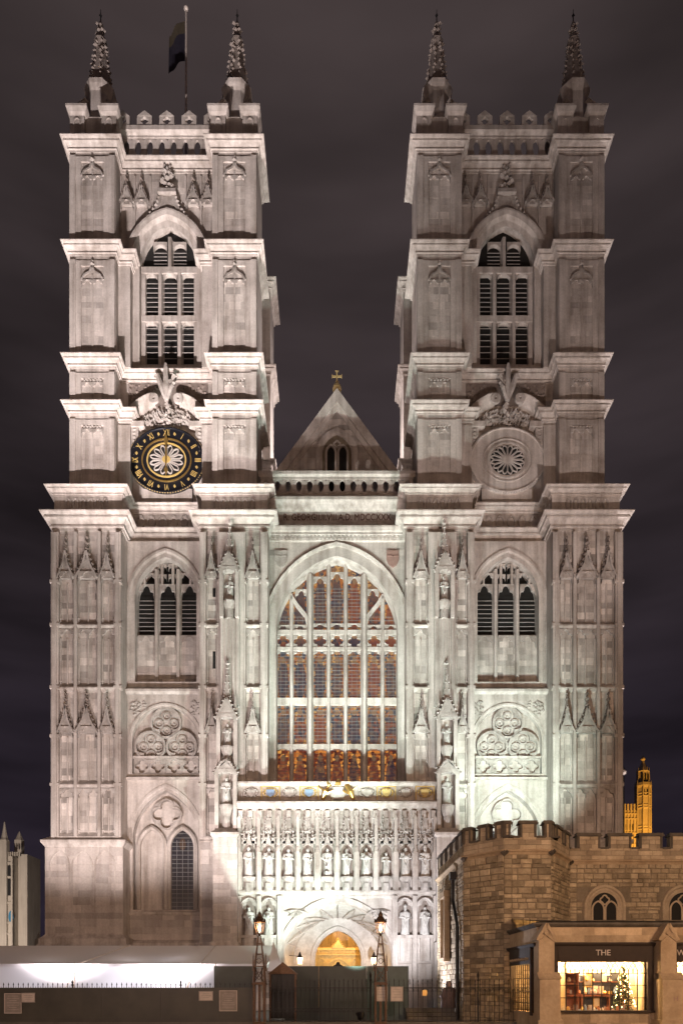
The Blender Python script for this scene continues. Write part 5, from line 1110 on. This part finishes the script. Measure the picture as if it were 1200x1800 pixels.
def notice(px0, px1, py0, py1, lb, mat, rows, parent=None):
    x0, x1, z0, z1 = xf(px0), xf(px1), zf(py1), zf(py0); t = thing('notice', ((x0+x1)/2, YF-.05, z0), lb, 'notice'); m = MB(); m.box(x0, x1, YF-.055, YF-.03, z0, z1); ob('board', m, mat, t)
    m = MB(); m.sweep([(x0,z0),(x0,z1),(x1,z1),(x1,z0)], [(0,YF-.03),(0,YF-.075),(-.03,YF-.075),(-.03,YF-.05)], True, 1); ob('frame', m, M['pale'] if mat is not M['pale'] else M['signgrey'], t)
    m = MB()
    for i in range(rows): z = z1-.08-(z1-z0-.12)*i/rows; w_ = random.uniform(.45, .8)*(x1-x0); m.box((x0+x1)/2-w_/2, (x0+x1)/2+w_/2, YF-.0565, YF-.055, z-.012, z)
    ob('print_lines', m, M['pale'] if mat is not M['pale'] else M['signgrey'], t)
notice(10, 38, 1748, 1781, 'grey framed visitor notice at the end of the dark boarded fence', M['signgrey'], 7); notice(39, 62, 1747, 1762, 'small white notice beside the grey visitor notice', M['pale'], 3)
notice(351, 374, 1744, 1759, 'small white notice on the dark boarded fence near the lamp standard', M['pale'], 3); notice(387, 416, 1743, 1777, 'tall grey framed notice next to the lamp standard', M['signgrey'], 9)
# tent
te = thing('tent', (-10, 36, 0), 'long white marquee with grey canvas roof behind the spiked fence', 'tent')
TY0, TY1, TZ0, TZ1 = 34.0, 38.0, 2.66, 3.75; tx0, tx1 = -20, X(470, 34)
def sheet(fn, nu, nv):
    m = MB(); m.add([fn(i/nu, j/nv) for j in range(nv+1) for i in range(nu+1)], [(j*(nu+1)+i, j*(nu+1)+i+1, (j+1)*(nu+1)+i+1, (j+1)*(nu+1)+i) for j in range(nv) for i in range(nu)]); return m
ob('roof', sheet(lambda u, v: (tx0+(tx1-tx0)*u, TY0+(TY1-TY0)*v, TZ0+(TZ1-TZ0)*v-.16*math.sin(math.pi*v)*(1-.4*math.cos(u*math.pi*8))), 64, 8), M['canvas'], te, True)
ob('roof', sheet(lambda u, v: (tx0+(tx1-tx0)*u, TY1+(TY1-TY0)*v, TZ1+(TZ0-TZ1)*v), 8, 2), M['canvas'], te)
xw = X(376, 34); ob('wall', sheet(lambda u, v: (tx0+(xw-tx0)*u, TY0+.05*math.sin(u*70)*(1-v)+.03*math.sin(u*31+v*5), 0+(TZ0)*v), 160, 8), M['white'], te, True)
ob('valance', sheet(lambda u, v: (tx0+(tx1-tx0)*u, TY0-.04-.015*math.sin(u*90), TZ0-.14*v), 120, 1), M['white'], te, True)
g_ = MB(); g_.add([(tx1,TY0,TZ0-.35),(tx1+.75,TY0+.6,TZ0-.35),(tx1+.15,TY0+1.4,TZ1+.1)], [(0,1,2)]); ob('gable_flap', g_, M['white'], te)
for px in (130, 330, 378): m = MB(); x = X(px, 33.9); m.tube([(x,33.9,0),(x,33.9,TZ0)], .03, 6); ob('pole', m, M['pale'], te)
for a, b in ((255, 140), (405, 352)): m = MB(); m.tube([(X(a-25,38),37.9,TZ1+.02),(X(b,33.8),33.8,TZ0+.02),(X(b-38,31.5),31.5,.9)], .025, 5); ob('guy_strap', m, M['pale'], te)
for x, kw in ((-18, .06), (-14.5, .08), (-10.5, .17), (-8.2, .20)):
    l = bpy.data.lights.new('tent_lamp', 'POINT'); l.energy = kw*1000; l.color = (.92, .9, 1); l.shadow_soft_size = .2; lo = link('tent_lamp', l, None, te); lo.location = (x, 35.6, 2.0)
# green hoardings, kiosk
bx_ = thing('site_hoarding', (X(610,33), 33, 0), 'dark green plywood hoarding across the porch with lighter end panels', 'fence')
for a, b, mt, y in ((376, 448, 'green', 33.2), (500, 560, 'green', 33.0), (560, 644, 'green', 33.0), (644, 680, 'teal', 33.0), (680, 718, 'teal', 33.0)):
    m = MB(); m.box(X(a,y)+.005, X(b,y)-.005, y, y+.06, 0, Z(1699,y)); m.box(X(b,y)-.06, X(b,y)-.012, y-.03, y, 0, Z(1699,y)); ob('panel', m, M[mt], bx_)
ki = thing('notice_board', (X(497,30.5), 30.5, 0), 'dark timber notice board with gabled top behind the gate', 'notice board'); x0, x1 = X(473,30.5), X(521,30.5); c = (x0+x1)/2
m = MB(); m.box(x0+.06, x1-.06, 30.5, 30.65, .2, Z(1712,30.5)); ob('board', m, M['iron'], ki); m = MB(); m.prism([(x0-.05,Z(1713,30.5)),(x1+.05,Z(1713,30.5)),(c,Z(1692,30.5))], 30.4, 30.75); ob('pediment', m, M['bronze'], ki)
for q in (x0, x1-.08): m = MB(); m.box(q, q+.08, 30.42, 30.7, 0, Z(1713,30.5)); ob('post', m, M['bronze'], ki)
# railings and gate
br = MB(); br.lathe([(.012,0),(.012,1.5),(.02,1.53),(.012,1.56),(.012,1.63),(.022,1.67),(.002,1.77)], (0,0,0), 6); BAR = br.mesh('bar'); BAR.materials.append(M['iron'])
def scroll(m, x, z, s):
    for sg in (-1, 1): m.tube([(x+sg*.01,YF,z+.09),(x+sg*s*.9,YF,z+.05),(x+sg*s*.9,YF,z-.05),(x+sg*s*.35,YF,z-.05),(x+sg*s*.4,YF,z+.01)], .007, 4)
def railing(name, lb, px0, px1, n, gate):
    t = thing(name, ((xf(px0)+xf(px1))/2, YF, .13), lb, 'gate' if gate else 'railing')
    for i in range(n+1): o = link('bar', BAR, None, t); o.location = (xf(px0)+(xf(px1)-xf(px0))*i/n, YF, .12); o.scale = (1, 1, 1.02 if i % 2 else 1)
    zz = (.2, 1.53, 1.68) + ((.55, .68) if gate else ())
    for z in zz[:2] if not gate else (.2, .55, .68, 1.53): m = MB(); m.box(xf(px0), xf(px1), YF-.018, YF+.018, z-.016, z+.016); ob('rail', m, M['iron'], t)
    for i in range(n): m = MB(); scroll(m, xf(px0)+(xf(px1)-xf(px0))*(i+.5)/n, 1.43, .085); ob('scroll', m, M['iron'], t)
    if gate:
        for i in range(n): m = MB(); x = xf(px0)+(xf(px1)-xf(px0))*(i+.5)/n; m.tube([(x-.08,YF,.57),(x,YF,.66),(x+.08,YF,.57)], .008, 4); ob('scroll', m, M['iron'], t)
    return t
railing('iron_gate', 'black iron double gate leaf beside the lamp standard near the tent', 473, 561, 11, True); railing('iron_gate', 'black iron gate leaf against the green hoarding, hung towards the second lamp standard', 564, 652, 11, True)
railing('iron_railing', 'black iron railing with spear tips in front of the gatehouse', 684, 944, 31, False)
for px in (651, 840): m = MB(); x = xf(px); m.lathe([(.035,0),(.035,1.7),(.06,1.75),(.03,1.8),(.05,1.9),(.06,1.97),(.003,2.12)], (x,YF,.1), 8); disp('gate_post', m, M['iron'], 'slim iron post %s' % ('where the gate meets the second lamp standard' if px < 700 else 'standing within the railing in front of the gatehouse'), 'post')
for px, lb in ((670, 'framed pale notice on the base of the lamp standard by the porch'), (697, 'framed pale notice hung on the railing beside the lamp standard')): notice(px-10, px+10, 1736, 1760, lb, M['pale'], 4)
m = MB(); m.box(xf(742), xf(750), YF-.05, YF-.03, zf(1751), zf(1741)); disp('plate', m, M['gold'], 'small brass plate fixed to the iron railing', 'plate')
def lamp(px, lb):
    x = xf(px); t = thing('lamp_standard', (x, YF, 0), lb, 'street lamp', group='lamp standards at the gate')
    m = MB(); m.box(x-.24, x+.24, YF-.24, YF+.24, 0, .15)
    for sx in (-1, 1):
        for sy in (-1, 1): m.box(x+sx*.21-.035, x+sx*.21+.035, YF+sy*.21-.035, YF+sy*.21+.035, .15, zf(1731))
    m.box(x-.05, x+.05, YF-.05, YF+.05, .15, zf(1731)); m.box(x-.28, x+.28, YF-.28, YF+.28, zf(1732), zf(1729)); ob('base_frame', m, M['bronze'], t)
    m = MB(); z0, z1, z2 = zf(1729), zf(1700), zf(1646)
    for sx in (-1, 1):
        for sy in (-1, 1): m.tube([(x+sx*.23,YF+sy*.23,z0),(x+sx*.19,YF+sy*.19,z1),(x+sx*.05,YF+sy*.05,z2)], [.03,.028,.02], 5)
        m.tube([(x+sx*.27,YF,zf(1708)),(x+sx*.25,YF,zf(1682)),(x+sx*.25,YF,zf(1676))], [.03,.025,.004], 5)
    for f, zz in ((.23, z0+.02), (.195, z1), (.14, zf(1678)), (.09, zf(1660))): m.box(x-f-.02, x+f+.02, YF-f-.02, YF+f+.02, zz-.02, zz+.02)
    ob('lattice_obelisk', m, M['bronze'], t); m = MB()
    for zz, r_ in ((zf(1716), .15), (zf(1690), .11)): m.sweep(foil((x, zz), r_, 4, 20), [(-.012,YF-.23),(-.012,YF-.2),(.014,YF-.2),(.014,YF-.23)], True)
    for s in (-1, 1): m.tube([(x+s*.2,YF-.21,z0+.05),(x,YF-.21,zf(1716)),(x-s*.19,YF-.2,z1)], .014, 4)
    ob('quatrefoil_panel', m, M['bronze'], t)
    zl = zf(1643); m = MB(); m.lathe([(.03,-.08),(.07,0),(.13,.03)], (x,YF,zl), 6)
    for a in range(6): an = a*math.pi/3; m.tube([(x+.13*math.cos(an),YF+.13*math.sin(an),zl+.02),(x+.21*math.cos(an),YF+.21*math.sin(an),zl+.5)], .012, 4)
    ob('lantern_cage', m, M['bronze'], t); m = MB(); m.lathe([(.25,.48),(.26,.54),(.19,.6),(.12,.72),(.1,.74),(.1,.8),(.05,.9),(.02,.95),(.003,1.05)], (x,YF,zl), 6)
    for a in range(6): an = a*math.pi/3; m.blob(x+.23*math.cos(an), YF+.23*math.sin(an), zl+.6, .035, .06)
    ob('lantern_roof', m, M['bronze'], t); m = MB(); m.lathe([(.03,.1),(.055,.2),(.05,.3),(.015,.4)], (x,YF,zl), 8); ob('bulb', m, M['flame'], t)
    l = bpy.data.lights.new('lantern_bulb', 'POINT'); l.energy = 70; l.color = (1, .62, .32); l.shadow_soft_size = .1; lo = link('lantern_bulb', l, None, t); lo.location = (x, YF-.12, zl+.3)
lamp(456, 'ornate bronze lamp standard with lattice obelisk at the end of the boarded fence'); lamp(668.5, 'ornate bronze lamp standard with lattice obelisk rising before the lit porch arch')
# steps and person by the gatehouse wall
st = thing('steps', (4.3, 32.5, 0), 'grey stone steps behind the iron railing', 'steps')
for i in range(3): m = MB(); m.box(3.2, 5.45, 32.1+.3*i, 33.0, .004+.19*i, .19+.19*i); ob('step', m, M['paving'], st)
qx, qy = X(789, 33.4), 33.4
pe = thing('person', (qx, qy, 0), 'person in a brown hooded coat standing behind the steps by the gatehouse wall', 'person')
me = bpy.data.meshes.new('body'); V = [(0,0,.92),(0,0,1.15),(0,-.01,1.4),(0,-.01,1.52),(0,-.03,1.62),(0,-.03,1.74),(.19,0,1.42),(.24,-.02,1.14),(.2,-.12,.92),(.19,-.16,.84),(-.19,0,1.42),(-.24,-.02,1.14),(-.2,-.12,.92),(-.19,-.16,.84),(.1,0,.86),(.11,-.02,.48),(.11,.02,.08),(.11,-.14,.04),(-.1,0,.86),(-.11,-.02,.48),(-.11,.02,.08),(-.11,-.14,.04)]
me.from_pydata([(qx+a, qy+b, c) for a, b, c in V], [(0,1),(1,2),(2,3),(3,4),(4,5),(2,6),(6,7),(7,8),(8,9),(2,10),(10,11),(11,12),(12,13),(0,14),(14,15),(15,16),(16,17),(0,18),(18,19),(19,20),(20,21)], [])
bo = link('body', me, M['trouser'], pe); mod = bo.modifiers.new('skin', 'SKIN')
rr = [.14,.15,.15,.055,.095,.08,.075,.06,.045,.035,.075,.06,.045,.035,.095,.07,.05,.045,.095,.07,.05,.045]
for v, r_ in zip(me.skin_vertices[0].data, rr): v.radius = (r_, r_)
me.skin_vertices[0].data[0].use_root = True; sb2 = bo.modifiers.new('sub', 'SUBSURF'); sb2.levels = 1; sb2.render_levels = 2
m = MB(); m.lathe([(.36,.55),(.35,.75),(.32,1.0),(.31,1.25),(.30,1.38),(.24,1.48),(.10,1.54)], (qx,qy-.02,0), 22, 0, 1.1, .72)
for s_ in (-1, 1): m.tube([(qx+s_*.24,qy-.02,1.42),(qx+s_*.38,qy-.06,1.12),(qx+s_*.27,qy-.2,.92)], [.1,.09,.07], 8)
m.v = [(x+.018*math.sin(9*math.atan2(y-qy, x-qx)+z*4), y+.015*math.sin(7*math.atan2(y-qy, x-qx)), z) for x, y, z in m.v]; ob('coat', m, M['coat'], pe, True)
m = MB(); m.lathe([(.19,1.46),(.165,1.56),(.16,1.72),(.12,1.81),(.02,1.84)], (qx,qy+.04,0), 14); ob('hood', m, M['coat'], pe, True)
m = MB(); m.lathe([(.02,1.55),(.07,1.59),(.088,1.68),(.07,1.76),(.01,1.79)], (qx,qy-.10,0), 12); m.blob(qx, qy-.195, 1.67, .018, .03); ob('face', m, M['skin'], pe, True)
# ================================================================ BACKGROUND
vt = thing('far_tower', (X(1130,300), 300, 0), 'distant golden floodlit parliament tower with octagonal corner turret', 'tower'); k = 300/F; xv = lambda px: X(px, 300); zv = lambda py: Z(py, 300)
m = MB(); m.box(xv(1060), xv(1118), 300, 316, 0, zv(1425)); r = ob('wall', m, M['far'], vt)
for i in range(9): p = MB(); a = xv(1068+i*5.6); p.box(a, a+.55, 299.6, 300, 0, zv(1424)); p.box(a-.1, a+.65, 299.5, 300.2, zv(1424), zv(1414)); ob('pier', p, M['far'], vt)
for py in (1486, 1466, 1441, 1432): p = MB(); p.box(xv(1060), xv(1118), 299.5, 300, zv(py), zv(py)+.5); ob('string_course', p, M['far'], vt)
for i in range(5): p = MB(); a = xv(1093+i*4.4); p.box(a, a+.6, 299.8, 299.9, zv(1460), zv(1450)); ob('window', p, M['void'], vt)
tcx = xv(1131.5); m = MB(); m.lathe([(3.0,0),(3.0,zv(1424)),(3.3,zv(1421)),(3.0,zv(1418)),(3.0,zv(1386)),(3.5,zv(1382)),(3.3,zv(1377)),(2.5,zv(1376)),(2.4,zv(1358)),(2.7,zv(1356)),(2.2,zv(1352)),(.9,zv(1342)),(.5,zv(1337)),(1.0,zv(1334)),(.7,zv(1331)),(.1,zv(1327))], (tcx,301,0), 8, math.pi/8); ob('turret', m, M['far'], vt)
for a in range(8):
    t = a*math.pi/4+math.pi/8; p = MB(); p.tube([(tcx+3.1*math.cos(t),301+3.1*math.sin(t),60),(tcx+3.1*math.cos(t),301+3.1*math.sin(t),zv(1380)),(tcx+3.1*math.cos(t),301+3.1*math.sin(t),zv(1372))], [.35,.35,.05], 5); p.tube([(tcx+2.5*math.cos(t),301+2.5*math.sin(t),zv(1376)),(tcx+2.5*math.cos(t),301+2.5*math.sin(t),zv(1350))], [.25,.05], 5); ob('pinnacle', p, M['far'], vt)
for py in (1418, 1402, 1397, 1455, 1460): p = MB(); p.lathe([(3.0,0),(3.25,.2),(3.25,.5),(3.0,.7)], (tcx,301,zv(py)), 8, math.pi/8); ob('string_course', p, M['far'], vt)
for q in (-1.0, .9): p = MB(); p.box(tcx+q-.5, tcx+q+.5, 298.05, 298.2, zv(1401), zv(1390)); ob('window', p, M['void'], vt)
for q in (-1.2, 0, 1.1): p = MB(); p.box(tcx+q-.35, tcx+q+.35, 298.5, 298.75, zv(1374), zv(1362)); ob('window', p, M['void'], vt)
def lamp_far(pos, tgt, kw, col, cone):
    l = bpy.data.lights.new('tower_flood', 'SPOT'); l.energy = kw*1000; l.color = col; l.spot_size = R(cone); l.shadow_soft_size = .5; o = link('tower_flood', l); o.location = pos; o.rotation_euler = (Vector(tgt)-Vector(pos)).to_track_quat('-Z', 'Y').to_euler()
lamp_far((xv(1150), 262, 30), (xv(1118), 300, 78), 330, (1, .44, .06), 60)
ch = thing('far_church', (X(15,110), 110, 0), 'small distant stone church tower with pinnacles and blue clock face', 'church'); xc = lambda px: X(px, 110); zc = lambda py: Z(py, 110)
m = MB(); m.box(xc(-60), xc(22), 110, 117, 0, zc(1505)); ob('wall', m, M['far'], ch); m = MB(); m.box(xc(22), xc(38), 112, 117, 0, zc(1498)); ob('wall', m, M['far'], ch)
for px, y, tip in ((8, 110, 1445), (34, 113, 1462)):
    w_ = .55; p = MB(); p.box(X(px,y)-w_, X(px,y)+w_, y-w_, y+w_, 0, Z(1478,y)); p.lathe([(w_*1.3,0),(w_*.9,.4),(.05,Z(tip,y)-Z(1478,y))], (X(px,y),y,Z(1478,y)), 8); ob('pinnacle', p, M['far'], ch)
for i in range(6): p = MB(); p.box(xc(13+i*4), xc(15+i*4), 110, 110.4, zc(1505), zc(1498)); ob('merlon', p, M['far'], ch)
p = MB(); p.prism(arch(xc(17), zc(1530), .45, .8, 6, zc(1575)), 109.9, 109.96); ob('window', p, M['void'], ch)
p = MB(); p.prism(circ((xc(20), zc(1612)), .38, 20, 2.3), 109.8, 109.95); ob('clock_face', p, M['blue'], ch)
for px_ in (1, 5, 12, 22): p = MB(); p.box(xc(px_)-.12, xc(px_)+.12, 109.7, 110, 0, zc(1507)); ob('pier', p, M['far'], ch)
for py in (1645, 1625, 1590, 1545, 1520): p = MB(); p.box(xc(-60), xc(23), 109.8, 110, zc(py), zc(py)+.35); ob('string_course', p, M['far'], ch)
lamp_far((-46, 86, 4), (xc(10), 110, 16), 30, (1, .85, .8), 70)
tu = thing('far_turret', (X(68,80), 80, 0), 'small pale pinnacled turret beside the abbey plinth', 'turret'); m = MB(); m.box(X(61,80), X(77,80), 80, 82, 0, Z(1652,80)); ob('wall', m, M['far'], tu); m = MB(); m.lathe([(.3,0),(.2,.3),(.02,.9)], (X(66,80),80.3,Z(1652,80)), 6); ob('spire', m, M['far'], tu)
gl = thing('globe_lamp', (X(1096.5,60), 60, 0), 'pale globe lamp on a thin post beyond the battlements', 'lamp'); m = MB(); m.tube([(X(1096,60),60,0),(X(1096,60),60,Z(1364,60))], .06, 6); ob('post', m, M['iron'], gl); m = MB(); m.ball(X(1096,60),60,Z(1358,60),.22,10); ob('globe', m, M['pale'], gl); m = MB(); m.lathe([(.15,.15),(.02,.5)], (X(1096,60),60,Z(1358,60)), 6); ob('finial', m, M['iron'], gl)
# fill lamps added out of view to lift the shadows, shaped as street lamps
for x, y, kw, colr in ((-16.0, -10.0, 24.0, (1, .68, .54)), (3.0, -14.0, 22.0, (1, .68, .54)), (16.5, 6.0, 27.0, (1, .62, .35))):
    t = thing('fill_lamp', (x, y, 0), 'unseen warm fill lamp shaped as a tall street lamp, added across the road', 'street lamp', group='added fill lamps out of view'); m = MB(); m.lathe([(.18,0),(.12,.6),(.07,.8),(.05,8.2),(.12,8.3)], (x,y,0), 8); ob('post', m, M['iron'], t); m = MB(); m.lathe([(.12,8.3),(.26,8.8),(.24,8.82)], (x,y,0), 8); ob('lantern_glass', m, M['shade'], t); m = MB(); m.lathe([(.3,9.05),(.15,9.25),(.02,9.5)], (x,y,0), 8); ob('lantern_cap', m, M['iron'], t)
    l = bpy.data.lights.new('fill_lamp_light', 'POINT'); l.energy = kw*1000; l.color = colr; l.shadow_soft_size = .3; lo = link('fill_lamp_light', l, None, t); lo.location = (x, y, 8.93)
FLAB = ['on the road aimed at the clock tower top', 'on the road aimed at the inner side of the clock tower', 'behind the boarded fence below the outer buttress', 'behind the boarded fence between tent wall and spikes', 'behind the iron gate aimed at the great window', 'behind the green hoarding beside the tent end', 'behind the teal hoarding panels', 'low at the foot of the porch wall near the gatehouse', 'on the gatehouse roof aimed at the quatrefoil bay', 'on the gatehouse roof aimed at the upper tower window', 'on the road in front of the shop', 'on the lawn past the tower without a clock', 'on the lawn past the clock tower', 'on the nave roof aimed at the clock tower flank', 'on the nave roof aimed at the plain dial tower flank']
# floodlight housings: one for each beam that stands on the forecourt or the gatehouse roof
for i, (lp, lt, kw, cone, bl, colr, rad) in enumerate(FLOODS):
    d = (Vector(lt)-Vector(lp)).normalized(); b = Vector(lp)-d*.12; f = thing('floodlight', (lp[0], lp[1], lp[2]-.5), 'black floodlight ' + FLAB[i], 'floodlight', group='floodlights around the abbey')
    m = MB(); m.tube([b-d*.25, b], [.12, .2], 10); ob('housing', m, M['iron'], f); m = MB(); m.tube([b-d*.15, (b.x, b.y, max(0, lp[2]-.55))], .03, 5); ob('stand', m, M['iron'], f)
